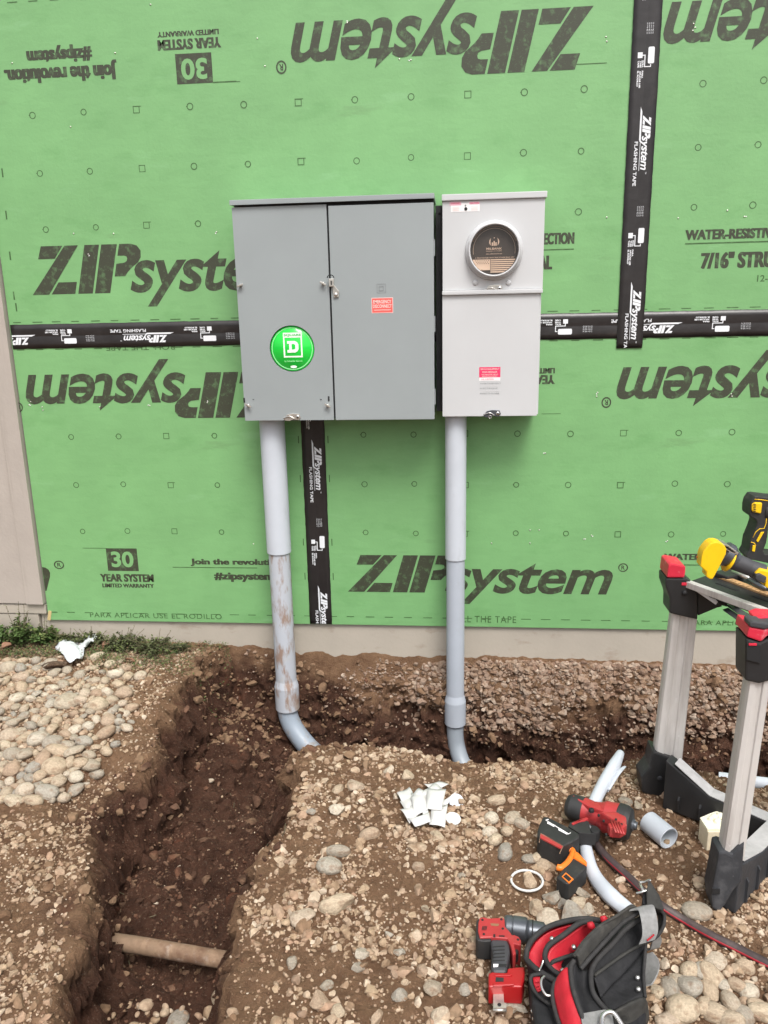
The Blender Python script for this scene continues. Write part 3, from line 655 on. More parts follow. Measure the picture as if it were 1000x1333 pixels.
# stickers
pr = Print(YF - .0004, .0002)
def bpx(px0, py0, px1, py1, Y=YF): p, q = wx(px0, py0, Y), wx(px1, py1, Y); return min(p[0], q[0]), max(p[0], q[0]), min(p[1], q[1]), max(p[1], q[1])
X0, X1, Z0, Z1 = bpx(587, 264.5, 624.5, 275); pr.rect(X0, X1, Z0, Z1, M['label_white']); pk = mat('pale_pink_print', (.74, .42, .50), .5)
pr.rect(X0 - .004, X0 + .036, Z1 - .008, Z1 + .004, pk); pr.rect(X1 - .036, X1, Z1 - .006, Z1 + .002, pk)
pr.text('WARNING', X0, X0 + .030, Z1 - .004, Z1 + .001, M['label_pink']); pr.text('CAUTION', X1 - .034, X1 - .004, Z1 - .005, Z1, M['label_pink'])
cx = (X0 + X1) / 2 + .002; pr.put(ell(0, 0, .0055, .006, 12), [tuple(range(12))], M['gap_black'], cx, Z0 + .009); pr.put(ell(0, 0, .003, .003, 10), [tuple(range(10))], M['emboss'], cx - .001, Z0 + .020)
for k in range(3): pr.rect(X0 + .006, X0 + .03, Z0 + .005 + .005 * k, Z0 + .0062 + .005 * k, M['lab_text']); pr.rect(X1 - .03, X1 - .006, Z0 + .005 + .005 * k, Z0 + .0062 + .005 * k, M['lab_text'])
pr.mb.build('warning_label', uc)
pr = Print(YF - .0014, .0002); X0, X1, Z0, Z1 = bpx(624, 478, 651.3, 495.5)
pr.rect(X0, X1, Z0, Z1, M['label_white']); zb = Z0 + .0125; pr.rect(X0, X1, zb, Z1, M['label_pink']); h = Z1 - zb
for t_, a, b0, b1 in (('SERVICE EQUIPMENT', .004, .70, .88), ('MAIN BREAKER', .011, .44, .60), ('SUITABLE FOR USE AS', .008, .23, .34), ('SERVICE DISCONNECT', .010, .06, .17)): pr.text(t_, X0 + a, X1 - a, zb + h * b0, zb + h * b1, M['lab_text'], bold=.01)
pr.text('UL LISTED', X0 + .008, X1 - .024, Z0 + .004, Z0 + .0085, M['label_pink'])
pr.mb.build('warning_label', lc)
pr = Print(YF - .0014, .0002); X0, X1, Z0, Z1 = bpx(625, 498, 652, 515)
wk = mat('pale_etched_print', (.66, .66, .66), .5)
for k in range(5): pr.text(('REMOVE COVER', 'WITH CARE NOTE', 'SEE DIAGRAM', 'INSIDE COVER', 'RAINPROOF TYPE'), X0, X1, Z0, Z1, wk) if False else pr.text(('AVERTISSEMENT', 'RISQUE DE CHOC', 'ELECTRIQUE', 'COUPEZ COURANT', 'AVANT D OUVRIR')[k], X0 + (k % 2) * .006, X1 - (k % 3) * .006, Z1 - .009 * (k + 1) + .003, Z1 - .009 * k - .001, wk if k % 2 else M['emboss'])
pr.mb.build('etched_notice', lc)

# ================================================================== CONDUITS
def vpipe(b, x, y, prof, m, n=28):
    """prof: list of (z, r) from top to bottom"""
    z0, z1 = prof[0][0], prof[-1][0]
    b.lathe((x, y, z0), (x, y, z1), [((z - z0) / (z1 - z0), r) for z, r in prof], m, n, cap=True)
def conduit(label, x, y, ztop, zjoin, zbell, zend, r, rs, elbow, m_low, m_elb):
    o = empty('conduit', (x, y, zend), label, 'pipe')
    b = MB(); vpipe(b, x, y, [(ztop, rs), (zjoin + .003, rs), (zjoin, rs - .002), (zjoin, r)], M['pvc_l']); b.build('upper_sleeve', o)
    b = MB(); vpipe(b, x, y, [(zjoin + .02, r), (zbell + .03, r), (zbell, r + .0075), (zend + .002, r + .0075), (zend, r + .006), (zend, r - .004)], m_low); b.build('lower_pipe', o)
    b = MB(); b.tube(spl(elbow, 8), r * .955, m_elb, 26); b.build('elbow', o)
    return o
LX, LY = -.141, -.10
conduit('left grey conduit with mud stains and a wide sleeve, bending at its foot', LX, LY, .9015, .350, -.240, -.345, .0435, .0490,
        [(LX, LY, -.30), (LX, LY - .004, -.37), (LX + .030, LY - .022, -.435), (LX + .095, LY - .06, -.495), (LX + .19, LY - .12, -.54), (LX + .29, LY - .19, -.57)], M['pvc_mud'], M['pvc_blue'])
RX, RY = .5715, -.10
conduit('right clean grey conduit under the meter box', RX, RY, .9065, .328, -.290, -.395, .0365, .0408,
        [(RX, RY, -.36), (RX, RY - .003, -.44), (RX + .008, RY - .015, -.50), (RX + .035, RY - .055, -.56), (RX + .09, RY - .12, -.61), (RX + .16, RY - .2, -.65)], M['pvc_m'], M['pvc_d'])
# ================================================================== THE GROUND: bank, trench, pit
def vn(x, y, s, seed):
    """value noise, cell size s, range 0..1"""
    u, v = np.asarray(x) / s + 1000.3, np.asarray(y) / s + 1000.7; i, j = np.floor(u).astype(np.int64), np.floor(v).astype(np.int64)
    fu, fv = u - i, v - j; fu = fu * fu * (3 - 2 * fu); fv = fv * fv * (3 - 2 * fv)
    def h(a, b):
        k = (a * 374761393 + b * 668265263 + seed * 974711) & 0xffffffff; k = ((k ^ (k >> 13)) * 1274126177) & 0xffffffff
        return ((k ^ (k >> 16)) & 0xffff) / 65535.
    return (h(i, j) * (1 - fu) + h(i + 1, j) * fu) * (1 - fv) + (h(i, j + 1) * (1 - fu) + h(i + 1, j + 1) * fu) * fv
def fbm(x, y, s, seed, oct=4, gain=.5):
    t = 0; a = 1; n = 0
    for k in range(oct): t = t + a * vn(x, y, s / 2 ** k, seed + k * 17); n += a; a *= gain
    return t / n
def worley(x, y, s, seed):
    u, v = np.asarray(x) / s + 500., np.asarray(y) / s + 500.; i, j = np.floor(u).astype(np.int64), np.floor(v).astype(np.int64); best = np.full(np.shape(u), 9.); 
    for di in (-1, 0, 1):
        for dj in (-1, 0, 1):
            a, b = i + di, j + dj; k = (a * 73856093 ^ b * 19349663 ^ seed * 83492791) & 0xffffffff; k = ((k ^ (k >> 13)) * 1274126177) & 0xffffffff
            px = a + (k & 0xfff) / 4095.; py = b + ((k >> 12) & 0xfff) / 4095.; best = np.minimum(best, (px - u) ** 2 + (py - v) ** 2)
    return np.sqrt(best)
def vn3(x, y, z, s, seed):
    u, v, w_ = x / s + 1000.3, y / s + 1000.7, z / s + 1000.1; i, j, k = (np.floor(q).astype(np.int64) for q in (u, v, w_)); fu, fv, fw = u - i, v - j, w_ - k
    fu, fv, fw = (q * q * (3 - 2 * q) for q in (fu, fv, fw)); t = 0
    for a in (0, 1):
        for b in (0, 1):
            for c in (0, 1):
                q = ((i + a) * 374761393 + (j + b) * 668265263 + (k + c) * 2147483647 + seed * 974711) & 0xffffffff; q = ((q ^ (q >> 13)) * 1274126177) & 0xffffffff
                t = t + ((q ^ (q >> 16)) & 0xffff) / 65535. * (fu if a else 1 - fu) * (fv if b else 1 - fv) * (fw if c else 1 - fw)
    return t
def sstep(a, b, x): t = np.clip((x - a) / (b - a), 0, 1); return t * t * (3 - 2 * t)
PIT = np.array([(-.245, -2.6), (-.249, -1.85), (-.300, -1.72), (-.335, -1.59), (-.385, -1.44), (-.475, -1.23), (-.51, -1.05), (-.46, -.86), (-.50, -.60), (-.53, -.34), (-.50, -.10), (-.40, .02), (.5, .03), (1.3, .02), (2.6, .02),
                (2.6, -.92), (1.53, -.90), (1.15, -.80), (.95, -.83), (.84, -.79), (.59, -.79), (.34, -.77), (.16, -.75), (.05, -.83), (.085, -1.01), (.085, -1.2), (.07, -1.41), (.096, -1.64), (.117, -1.82), (.14, -2.6)])
def sdist(x, y):
    """signed distance to the dug outline, positive inside"""
    d = np.full(np.shape(x), 9.); ins = np.zeros(np.shape(x), bool)
    for k in range(len(PIT)):
        a, b = PIT[k], PIT[(k + 1) % len(PIT)]; ex, ey = b - a; t = np.clip(((x - a[0]) * ex + (y - a[1]) * ey) / (ex * ex + ey * ey), 0, 1)
        d = np.minimum(d, np.hypot(x - a[0] - t * ex, y - a[1] - t * ey))
        c = ((a[1] > y) != (b[1] > y)) & (x < (b[0] - a[0]) * (y - a[1]) / (b[1] - a[1] + 1e-12) + a[0]); ins ^= c
    return np.where(ins, d, -d)
def ground(x, y):
    x, y = np.asarray(x, float), np.asarray(y, float)
    kw = sstep(-.01, -.20, y); s = sdist(x, y) + ((fbm(x, y, .22, 3, 3) - .5) * .14 + (fbm(x, y, .06, 9, 3) - .5) * .055) * (.25 + .75 * kw)
    far = sstep(-.55, -.25, y) * sstep(-.42, -.2, x)                        # the bank under the house
    base = -.118 - .022 * np.clip(x, -1, 2) + .035 * np.exp(-((x - .55) ** 2 / .25 + (y + 1.25) ** 2 / .16)) - .02 * sstep(-.3, -1.6, y) * sstep(0, -.4, x)
    base = base - .10 * sstep(-.18, .1, s) * sstep(-.35, -.6, x + .12 * 0) * sstep(-.45, -.9, y)   # crumbled left shoulder
    depth = .34 + .22 * sstep(-.36, -.02, x) * sstep(-.80, -.52, y) + .06 * sstep(-1.5, -1.75, y)
    wl = .085 + (.075 + .035 * sstep(.0, .25, x) + .05 * sstep(.62, .85, x)) * far
    prof = sstep(0, 1, s / wl) * .88 + .12 * np.clip((s - wl) / .25, 0, 1)
    wall = prof * (1 - prof) * 4
    h = base - depth * prof
    dug = sstep(-.02, .06, s)
    c1 = worley(x + .03 * vn(x, y, .06, 5), y + .03 * vn(x, y, .06, 6), .085, 1); c2 = worley(x, y, .036, 2); c3 = worley(x, y, .016, 4)
    h = h + (fbm(x, y, .30, 21, 4) - .5) * .045 * sstep(-.02, -.12, y)
    h = h + dug * (.2 + .8 * kw) * ((.55 - c1) * .042 * (.35 + fbm(x, y, .2, 31, 2)) + (.5 - c2) * .020 + (.5 - c3) * .006) * (1 - .8 * np.clip(wall, 0, 1))
    h = h + (1 - dug) * ((.5 - c2) * .007 + (.5 - c3) * .005)
    h = h + (fbm(x, y, .03, 41, 3) - .5) * .012
    return h, s, wall
def surface(x, y, h, s, wall):
    """pushes the dug faces in and out along their own normal, so that they crumble in all three directions"""
    e = .012; hx = (ground(x + e, y)[0] - ground(x - e, y)[0]) / (2 * e); hy = (ground(x, y + e)[0] - ground(x, y - e)[0]) / (2 * e)
    n = np.stack([-hx, -hy, np.ones_like(hx)], -1); n /= np.linalg.norm(n, axis=-1)[..., None]
    a = sstep(-.04, .05, s) * (.45 + .55 * np.clip(wall * 1.4, 0, 1)) * sstep(-.0, -.06, y)
    d = (vn3(x, y, h, .14, 1) - .5) * .060 + (np.abs(vn3(x, y, h, .070, 2) - .5) - .25) * -.105 + (np.abs(vn3(x, y, h, .032, 3) - .5) - .25) * -.050 + (vn3(x, y, h, .016, 4) - .5) * .026
    return np.stack([x, y, h], -1) + n * (d * a)[..., None]
def axis(c0, c1, st, lo, hi):
    a = list(np.arange(c0, c1, st)); q = st; v = a[-1]
    while v < hi: q *= 1.25; v += q; a.append(v)
    q = st; v = a[0]; pre = []
    while v > lo: q *= 1.25; v -= q; pre.append(v)
    return np.array(pre[::-1] + a)
gx = axis(-1.35, 2.0, .0054, -14, 14); gy = axis(-2.02, .0, .0052, -16, .02); gy = gy[gy <= .014]; gy = np.append(gy, [.05, .5, 3., 14.])
XX, YY = np.meshgrid(gx, gy); HH, SS, WW = ground(XX, YY)
HH = np.where(YY > .03, -.6, HH)
nx_, ny_ = len(gx), len(gy)
co = surface(XX.ravel(), YY.ravel(), HH.ravel(), SS.ravel(), WW.ravel())
ii = np.arange(nx_ * ny_).reshape(ny_, nx_); quads = np.stack([ii[:-1, :-1], ii[:-1, 1:], ii[1:, 1:], ii[1:, :-1]], -1).reshape(-1, 4)
def fast_mesh(name, co, faces, mats, smooth=False, k=4, midx=None):
    me = bpy.data.meshes.new(name); me.vertices.add(len(co)); me.vertices.foreach_set('co', co.astype(np.float32).ravel())
    nf = len(faces); me.loops.add(nf * k); me.loops.foreach_set('vertex_index', faces.astype(np.int32).ravel())
    me.polygons.add(nf); me.polygons.foreach_set('loop_start', (np.arange(nf) * k).astype(np.int32)); me.polygons.foreach_set('use_smooth', np.full(nf, smooth))
    for m in mats: me.materials.append(m)
    if midx is not None: me.polygons.foreach_set('material_index', midx.astype(np.int32))
    me.update(calc_edges=True); me.validate(); return me
# soil: dry sandy topsoil over moist dark subsoil (layers by depth), red clay streaks
def soil():
    m = mat('soil', (.2, .14, .1), .95, spec=.2); n, l = m.node_tree.nodes, m.node_tree.links; b = n['Principled BSDF']
    tc = n.new('ShaderNodeTexCoord'); sep = n.new('ShaderNodeSeparateXYZ'); l.new(tc.outputs['Object'], sep.inputs[0])
    def noise(sc, det=6, ro=.6):
        t = n.new('ShaderNodeTexNoise'); t.inputs['Scale'].default_value = sc; t.inputs['Detail'].default_value = det; t.inputs['Roughness'].default_value = ro; l.new(tc.outputs['Object'], t.inputs['Vector']); return t.outputs['Fac']
    def ramp(f, a, b_, ca, cb):
        r = n.new('ShaderNodeValToRGB'); r.color_ramp.elements[0].position = a; r.color_ramp.elements[1].position = b_; r.color_ramp.elements[0].color = (*ca, 1); r.color_ramp.elements[1].color = (*cb, 1); l.new(f, r.inputs[0]); return r.outputs[0]
    def mix(f, a, b_):
        x = n.new('ShaderNodeMix'); x.data_type = 'RGBA'; l.new(f, x.inputs[0]); l.new(a, x.inputs[6]); l.new(b_, x.inputs[7]); return x.outputs[2]
    def math_(op, a, b_):
        x = n.new('ShaderNodeMath'); x.operation = op
        for k, q in enumerate((a, b_)):
            if isinstance(q, (int, float)): x.inputs[k].default_value = q
            else: l.new(q, x.inputs[k])
        return x.outputs[0]
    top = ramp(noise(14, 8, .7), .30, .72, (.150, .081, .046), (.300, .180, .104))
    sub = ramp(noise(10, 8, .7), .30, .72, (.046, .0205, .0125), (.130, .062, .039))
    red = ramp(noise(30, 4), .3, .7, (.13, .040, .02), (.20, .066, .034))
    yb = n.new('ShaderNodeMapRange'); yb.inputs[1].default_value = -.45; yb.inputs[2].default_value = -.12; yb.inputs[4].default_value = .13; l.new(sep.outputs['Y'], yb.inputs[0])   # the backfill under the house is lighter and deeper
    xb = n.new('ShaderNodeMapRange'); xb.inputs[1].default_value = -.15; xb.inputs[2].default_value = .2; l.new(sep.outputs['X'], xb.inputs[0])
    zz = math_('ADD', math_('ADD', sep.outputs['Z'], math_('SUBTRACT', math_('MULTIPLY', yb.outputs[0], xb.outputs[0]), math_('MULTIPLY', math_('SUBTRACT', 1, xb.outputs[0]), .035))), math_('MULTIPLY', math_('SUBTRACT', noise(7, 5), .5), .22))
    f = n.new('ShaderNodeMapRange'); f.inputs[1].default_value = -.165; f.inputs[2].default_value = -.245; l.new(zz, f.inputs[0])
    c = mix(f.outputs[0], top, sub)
    fr = n.new('ShaderNodeMapRange'); fr.inputs[1].default_value = .62; fr.inputs[2].default_value = .72; fr.inputs[4].default_value = .6; l.new(noise(5, 4), fr.inputs[0])
    c = mix(math_('MULTIPLY', fr.outputs[0], f.outputs[0]), c, red)
    gr = n.new('ShaderNodeMapRange'); gr.inputs[1].default_value = .60; gr.inputs[2].default_value = .72; gr.inputs[4].default_value = .55; l.new(noise(230, 3), gr.inputs[0])
    c = mix(gr.outputs[0], c, ramp(noise(90, 2), .3, .7, (.16, .12, .09), (.36, .29, .22)))
    l.new(c, b.inputs['Base Color'])
    bp = n.new('ShaderNodeBump'); bp.inputs['Strength'].default_value = .9; bp.inputs['Distance'].default_value = .018; l.new(math_('ADD', math_('ADD', noise(120, 8, .75), noise(48, 6, .7)), math_('MULTIPLY', noise(420, 4), .5)), bp.inputs['Height']); l.new(bp.outputs[0], b.inputs['Normal'])
    return m
M['soil'] = soil()
go = bpy.data.objects.new('ground', fast_mesh('ground', co, quads, [M['soil']], False)); COL.objects.link(go); go['kind'] = 'structure'
def gz(x, y): return float(ground(np.array([x]), np.array([y]))[0][0])
def gp(px, py, up=0.):
    """point of the ground under a photo pixel"""
    z = -.13
    for _ in range(14):
        p = G(px, py, z); z = .5 * z + .5 * (gz(p.x, p.y) + up)
    return Vector((p.x, p.y, gz(p.x, p.y)))

# ------------------------------------------------------------------ stones
def stone_mat(name, cols, per, rough=.85):
    m = mat(name, (.3, .25, .2), rough, spec=.25); n, l = m.node_tree.nodes, m.node_tree.links; b = n['Principled BSDF']
    if per == 'island': g = n.new('ShaderNodeNewGeometry'); f = g.outputs['Random Per Island']
    else: g = n.new('ShaderNodeObjectInfo'); f = g.outputs['Random']
    r = n.new('ShaderNodeValToRGB'); e = r.color_ramp.elements
    while len(e) < len(cols): e.new(.5)
    for k, c in enumerate(cols): e[k].position = k / (len(cols) - 1); e[k].color = (*c, 1)
    l.new(f, r.inputs[0]); tc = n.new('ShaderNodeTexCoord'); t = n.new('ShaderNodeTexNoise'); t.inputs['Scale'].default_value = 70 if per == 'island' else 4.5; t.inputs['Detail'].default_value = 6; t.inputs['Roughness'].default_value = .7
    l.new(tc.outputs['Object' if per == 'island' else 'Object'], t.inputs['Vector'])
    mr = n.new('ShaderNodeMapRange'); mr.inputs[1].default_value = .25; mr.inputs[2].default_value = .75; mr.inputs[3].default_value = .62; mr.inputs[4].default_value = 1.3; l.new(t.outputs['Fac'], mr.inputs[0])
    mx = n.new('ShaderNodeMix'); mx.data_type = 'RGBA'; mx.blend_type = 'MULTIPLY'; mx.inputs[0].default_value = 1; l.new(r.outputs[0], mx.inputs[6]); l.new(mr.outputs[0], mx.inputs[7])
    # dirt stuck on in patches
    t2 = n.new('ShaderNodeTexNoise'); t2.inputs['Scale'].default_value = 28 if per == 'island' else 1.5; t2.inputs['Detail'].default_value = 5; l.new(tc.outputs['Object'], t2.inputs['Vector'])
    m2 = n.new('ShaderNodeMapRange'); m2.inputs[1].default_value = .50; m2.inputs[2].default_value = .70; m2.inputs[4].default_value = .8; l.new(t2.outputs['Fac'], m2.inputs[0])
    m3 = n.new('ShaderNodeMix'); m3.data_type = 'RGBA'; l.new(m2.outputs[0], m3.inputs[0]); l.new(mx.outputs[2], m3.inputs[6]); m3.inputs[7].default_value = (.215, .135, .082, 1)
    l.new(m3.outputs[2], b.inputs['Base Color'])
    bp = n.new('ShaderNodeBump'); bp.inputs['Strength'].default_value = .5; bp.inputs['Distance'].default_value = .003 if per == 'island' else .012; l.new(t.outputs['Fac'], bp.inputs['Height']); l.new(bp.outputs[0], b.inputs['Normal'])
    return m
GRAVEL = [(.22, .145, .09), (.34, .24, .155), (.40, .295, .195), (.29, .20, .14), (.46, .36, .255), (.35, .225, .15), (.42, .32, .225), (.53, .44, .34)]
COB = [(.44, .35, .245), (.31, .275, .225), (.50, .41, .295), (.37, .265, .185), (.54, .47, .37), (.30, .275, .235), (.46, .365, .26), (.42, .32, .225)]
M['crushed'] = stone_mat('crushed_stone', [(.15, .092, .064), (.26, .18, .13), (.33, .25, .19), (.19, .115, .08), (.42, .34, .27), (.21, .125, .085), (.28, .20, .15)], 'island'); M['gravel'] = stone_mat('gravel_stone', GRAVEL, 'island'); M['cobble'] = stone_mat('cobble_stone', COB, 'object', .75)
M['dark_clod'] = stone_mat('soil_clod', [(.044, .021, .0135), (.080, .041, .026), (.150, .086, .056), (.105, .045, .026)], 'island', .95)
def rock_shape(seed, sub, cuts, rnd=.0):
    bm = bmesh.new(); bmesh.ops.create_icosphere(bm, subdivisions=sub, radius=1); r = np.random.default_rng(seed)
    v = np.array([q.co[:] for q in bm.verts]); f = np.array([[q.index for q in p.verts] for p in bm.faces]); bm.free()
    for _ in range(cuts):
        d = r.normal(size=3); d /= np.linalg.norm(d); c = r.uniform(.40, .80); t = v @ d; v = v - np.outer(np.maximum(0, t - c), d)
    if rnd: 
        for _ in range(5):
            d = r.normal(size=3); ph = r.uniform(0, 6); v = v * (1 + rnd * np.sin(v @ d * 1.3 + ph))[:, None]
    return v, f
def rotm(n):
    q = rng.normal(size=(n, 4)); q /= np.linalg.norm(q, axis=1)[:, None]; a, b, c, d = q.T
    return np.stack([1 - 2 * (c * c + d * d), 2 * (b * c - a * d), 2 * (b * d + a * c), 2 * (b * c + a * d), 1 - 2 * (b * b + d * d), 2 * (c * d - a * b), 2 * (b * d - a * c), 2 * (c * d + a * b), 1 - 2 * (b * b + c * c)], 1).reshape(-1, 3, 3)
def scatter(name, pts, rad, shapes, m, sink=.3, smooth=False, squash=(.55, .95)):
    V = []; F = []; off = 0; Rm = rotm(len(pts)); ch = rng.integers(0, len(shapes), len(pts))
    for si, (v, f) in enumerate(shapes):
        sel = np.where(ch == si)[0]
        if not len(sel): continue
        sc = np.stack([rng.uniform(.8, 1.25, len(sel)), rng.uniform(.7, 1., len(sel)), rng.uniform(*squash, len(sel))], 1) * rad[sel][:, None]
        x = np.einsum('nij,nkj->nki', Rm[sel], v[None] * sc[:, None, :]); x[..., 2] *= .8
        x += pts[sel][:, None, :]; x[..., 2] += (rad[sel] * (.5 - sink))[:, None]
        V.append(x.reshape(-1, 3)); F.append((f[None] + (np.arange(len(sel)) * len(v))[:, None, None] + off).reshape(-1, 3)); off += len(sel) * len(v)
    me = fast_mesh(name, np.concatenate(V), np.concatenate(F), [m], smooth, 3); o = bpy.data.objects.new(name, me); COL.objects.link(o); o['kind'] = 'stuff'; return o
ang0 = [rock_shape(100 + k, 2, 9) for k in range(12)]; ang_s = [rock_shape(150 + k, 1, 6) for k in range(8)]; ang1 = [rock_shape(200 + k, 2, 11) for k in range(14)]; rnd1 = [rock_shape(300 + k, 2, 1, .06) for k in range(8)]
def pick(n, x0, x1, y0, y1, dens):
    x = rng.uniform(x0, x1, n); y = rng.uniform(y0, y1, n); h, s, wl = ground(x, y); k = rng.uniform(0, 1, n) < dens(x, y, s, wl, h); return surface(x[k], y[k], h[k], s[k], wl[k])
def top_d(x, y, s, wl, h):
    bare = sstep(.40, .62, fbm(x, y, .16, 77, 3)); e = sstep(.03, -.02, s) * (x > -.1)
    return e * (.25 + .75 * bare)
def left_d(x, y, s, wl, h): return sstep(.03, -.02, s) * (x < -.1) * (.25 + .75 * sstep(.36, .55, fbm(x, y, .2, 55, 3)) ) * np.where((y > -.85) & (x < -.6), .35, 1)
def far_d(x, y, s, wl, h): return sstep(-.46, -.16, y) * (x > -.45) * sstep(-.56, -.20, h) * (.25 + .75 * sstep(-.05, .35, x)) * (.06 + .94 * sstep(.44, .60, fbm(x, y + h, .20, 91, 3))) * (.5 + .5 * sstep(.0, .5, x))
def pit_d(x, y, s, wl, h): return sstep(.03, .1, s) * (y < -.1) * (.25 + .5 * sstep(.5, .65, fbm(x, y, .15, 13, 3)))
def rads(n, lo, hi, p=2.2): return lo * (1 - rng.uniform(0, 1, n) * (1 - (lo / hi) ** p)) ** (-1 / p)
A = pick(31000, -.1, 1.75, -1.95, -.7, top_d); scatter('gravel', A, rads(len(A), .0032, .013, 2.0), ang0, M['gravel'], .40)
A = pick(2500, -.1, 1.75, -1.95, -.7, top_d); scatter('gravel', A, rads(len(A), .011, .025, 2.2), ang1, M['gravel'], .40)
A = pick(23000, -1.3, -.1, -1.95, -.05, left_d); scatter('gravel', A, rads(len(A), .003, .012, 2.2), ang0, M['gravel'], .35)
A = pick(2600, -1.3, -.1, -1.95, -.05, left_d); scatter('gravel', A, rads(len(A), .009, .019, 2.4), ang1, M['gravel'], .38)
A = pick(47000, -.5, 2.05, -.50, .0, far_d); scatter('crushed_stone', A, rads(len(A), .0042, .016, 1.9), ang0, M['crushed'], .50)
A = pick(10500, .0, 2.05, -.26, -.0, lambda x, y, s, wl, h: (h > -.42) * sstep(.15, .5, x) * np.maximum(sstep(-.24, -.18, h) * sstep(.3, .45, x), sstep(.38, .55, fbm(x, y + h, .25, 191, 3)))); scatter('crushed_stone', A, rads(len(A), .010, .026, 2.2), ang1, M['crushed'], .52)
A = pick(2600, -.55, 1.7, -1.95, -.1, pit_d); scatter('gravel', A, rads(len(A), .003, .013, 2.3), ang0, M['gravel'], .45)
A = pick(13000, -.75, 1.7, -1.95, -.03, lambda x, y, s, wl, h: sstep(-.05, .05, s) * (.2 + .8 * sstep(.4, .6, fbm(x, y, .12, 63, 3)))); scatter('soil_clods', A, rads(len(A), .004, .034, 1.8), ang1, M['dark_clod'], .45)
M['crumb'] = stone_mat('topsoil_crumb', [(.105, .058, .034), (.17, .102, .060), (.24, .155, .095), (.13, .074, .043)], 'island', .95)
A = pick(22000, -1.2, 1.7, -1.95, -.03, lambda x, y, s, wl, h: sstep(-.22, -.02, s) * sstep(.14, .02, s) * (.25 + .75 * sstep(.38, .6, fbm(x, y, .10, 83, 3))) * np.where(x > .1, .55, 1)); scatter('soil_clods', A, rads(len(A), .0035, .030, 1.9), ang1, M['crumb'], .45)
A = pick(34000, -1.2, 1.75, -1.95, -.05, lambda x, y, s, wl, h: sstep(.04, -.02, s) * (.3 + .7 * sstep(.35, .6, fbm(x, y, .14, 87, 3))) * np.where((x < -.6) & (y > -.85), .2, 1)); scatter('soil_crumbs', A, rads(len(A), .0016, .0065, 2.2), ang_s, M['crumb'], .35)
A = pick(16000, -.75, 1.7, -1.95, -.08, lambda x, y, s, wl, h: sstep(.0, .05, s) * (.3 + .7 * sstep(.4, .6, fbm(x, y, .10, 67, 3)))); scatter('soil_crumbs', A, rads(len(A), .002, .010, 2.0), ang_s, M['dark_clod'], .35)
A = pick(5500, -.5, 2.05, -.34, -.0, lambda x, y, s, wl, h: (h > -.50) * sstep(.42, .6, fbm(x + h, y, .12, 143, 3))); scatter('soil_clods', A, rads(len(A), .006, .034, 1.8), ang1, M['crumb'], .48)
A = pick(7000, -1.35, -.5, -1.0, -.10, lambda x, y, s, wl, h: sstep(-.02, -.12, s) * sstep(-.5, -.62, x + .15 * fbm(x, y, .1, 5, 2))); scatter('gravel', A, rads(len(A), .003, .012, 1.8), rnd1, M['gravel'], .30, True)
A = pick(900, -.30, .12, -1.95, -1.52, lambda x, y, s, wl, h: sstep(.05, .1, s) * .8); scatter('gravel', A, rads(len(A), .006, .020, 2.0), rnd1, M['gravel'], .40, True)
# ---- countable cobbles: one object each, sharing a few shapes
rcob = []
for k in range(9):
    v, f = rock_shape(400 + k, 3, 0 if k < 6 else 2, .05); rcob.append(fast_mesh('river_cobble', v, f, [M['cobble']], True, 3))
acob = []
for k in range(7):
    v, f = rock_shape(500 + k, 3, 9, .03); acob.append(fast_mesh('rough_stone', v, f, [M['cobble']], False, 3))
placed = []
def cobble(px, py, wpx, label, group=None, hpx=None, kind='r', rot=None, name=None, cat='stone', sink=.30, mesh=None, flat=None):
    p = gp(px, py); d = (p - CAM_P).length; r = wpx / CAM_F * d / 2
    me = random.choice(rcob if kind == 'r' else acob)
    o = bpy.data.objects.new(name or ('river_cobble' if kind == 'r' else 'rough_stone'), me); COL.objects.link(o)
    fl = flat or random.uniform(.5, .72); asp = max(.45, (hpx / wpx - .5 * fl) / .6) if hpx else random.uniform(.65, .95)
    o.scale = (r, r * asp, r * fl); o.rotation_euler = (random.uniform(-.25, .25), random.uniform(-.25, .25), rot if rot is not None else random.uniform(0, 3.14))
    o.location = (p.x, p.y, p.z + r * fl * (1 - 2 * sink)); placed.append((px, py, wpx)); return tag(o, label, cat, group)
GL, GR = 'rounded river cobbles in the bed left of the pit', 'rounded cobbles in the lower right corner'
LL = 'rounded tan river cobble in the pebble bed left of the pit'
for px, py, wp, hp, lb in ((88, 917, 30, 26, 'large pale tan cobble with a flat face in the middle of the left pebble bed'), (78, 980, 18, 26, 'upright blue grey cobble at the lower right of the left pebble bed'), (182, 882, 16, 16, 'round white stone by itself right of the left pebble bed, under the weeds'), (127, 858, 20, 14, 'grey oval cobble touching the white plastic bag'),
                           (907, 1190, 31, 27, 'single pale speckled round stone beside the hose, near the front boot'), (440, 1182, 38, 24, 'greenish grey oval cobble, the wide one, in the middle of the dirt mound'), (395, 1197, 26, 26, 'grey round cobble left of the wide greenish cobble on the mound'),
                           (430, 1131, 30, 26, 'tan angular cobble tilted on the mound above the wide greenish cobble'), (441, 1112, 30, 14, 'flat dark grey cobble by the white gravel patch on the mound'), (480, 1090, 26, 18, 'flat tan stone on the mound left of the paper scraps')):
    cobble(px, py, wp, lb, None, hp, 'r', .6 if px == 88 else .2 if px in (440, 480, 127) else 1.4 if px == 78 else 0)
def free(px, py, wp, k=.40): return all(math.hypot(px - a, (py - b) * 1.25) > (wp + c) * k for a, b, c in placed)
cnt = 0
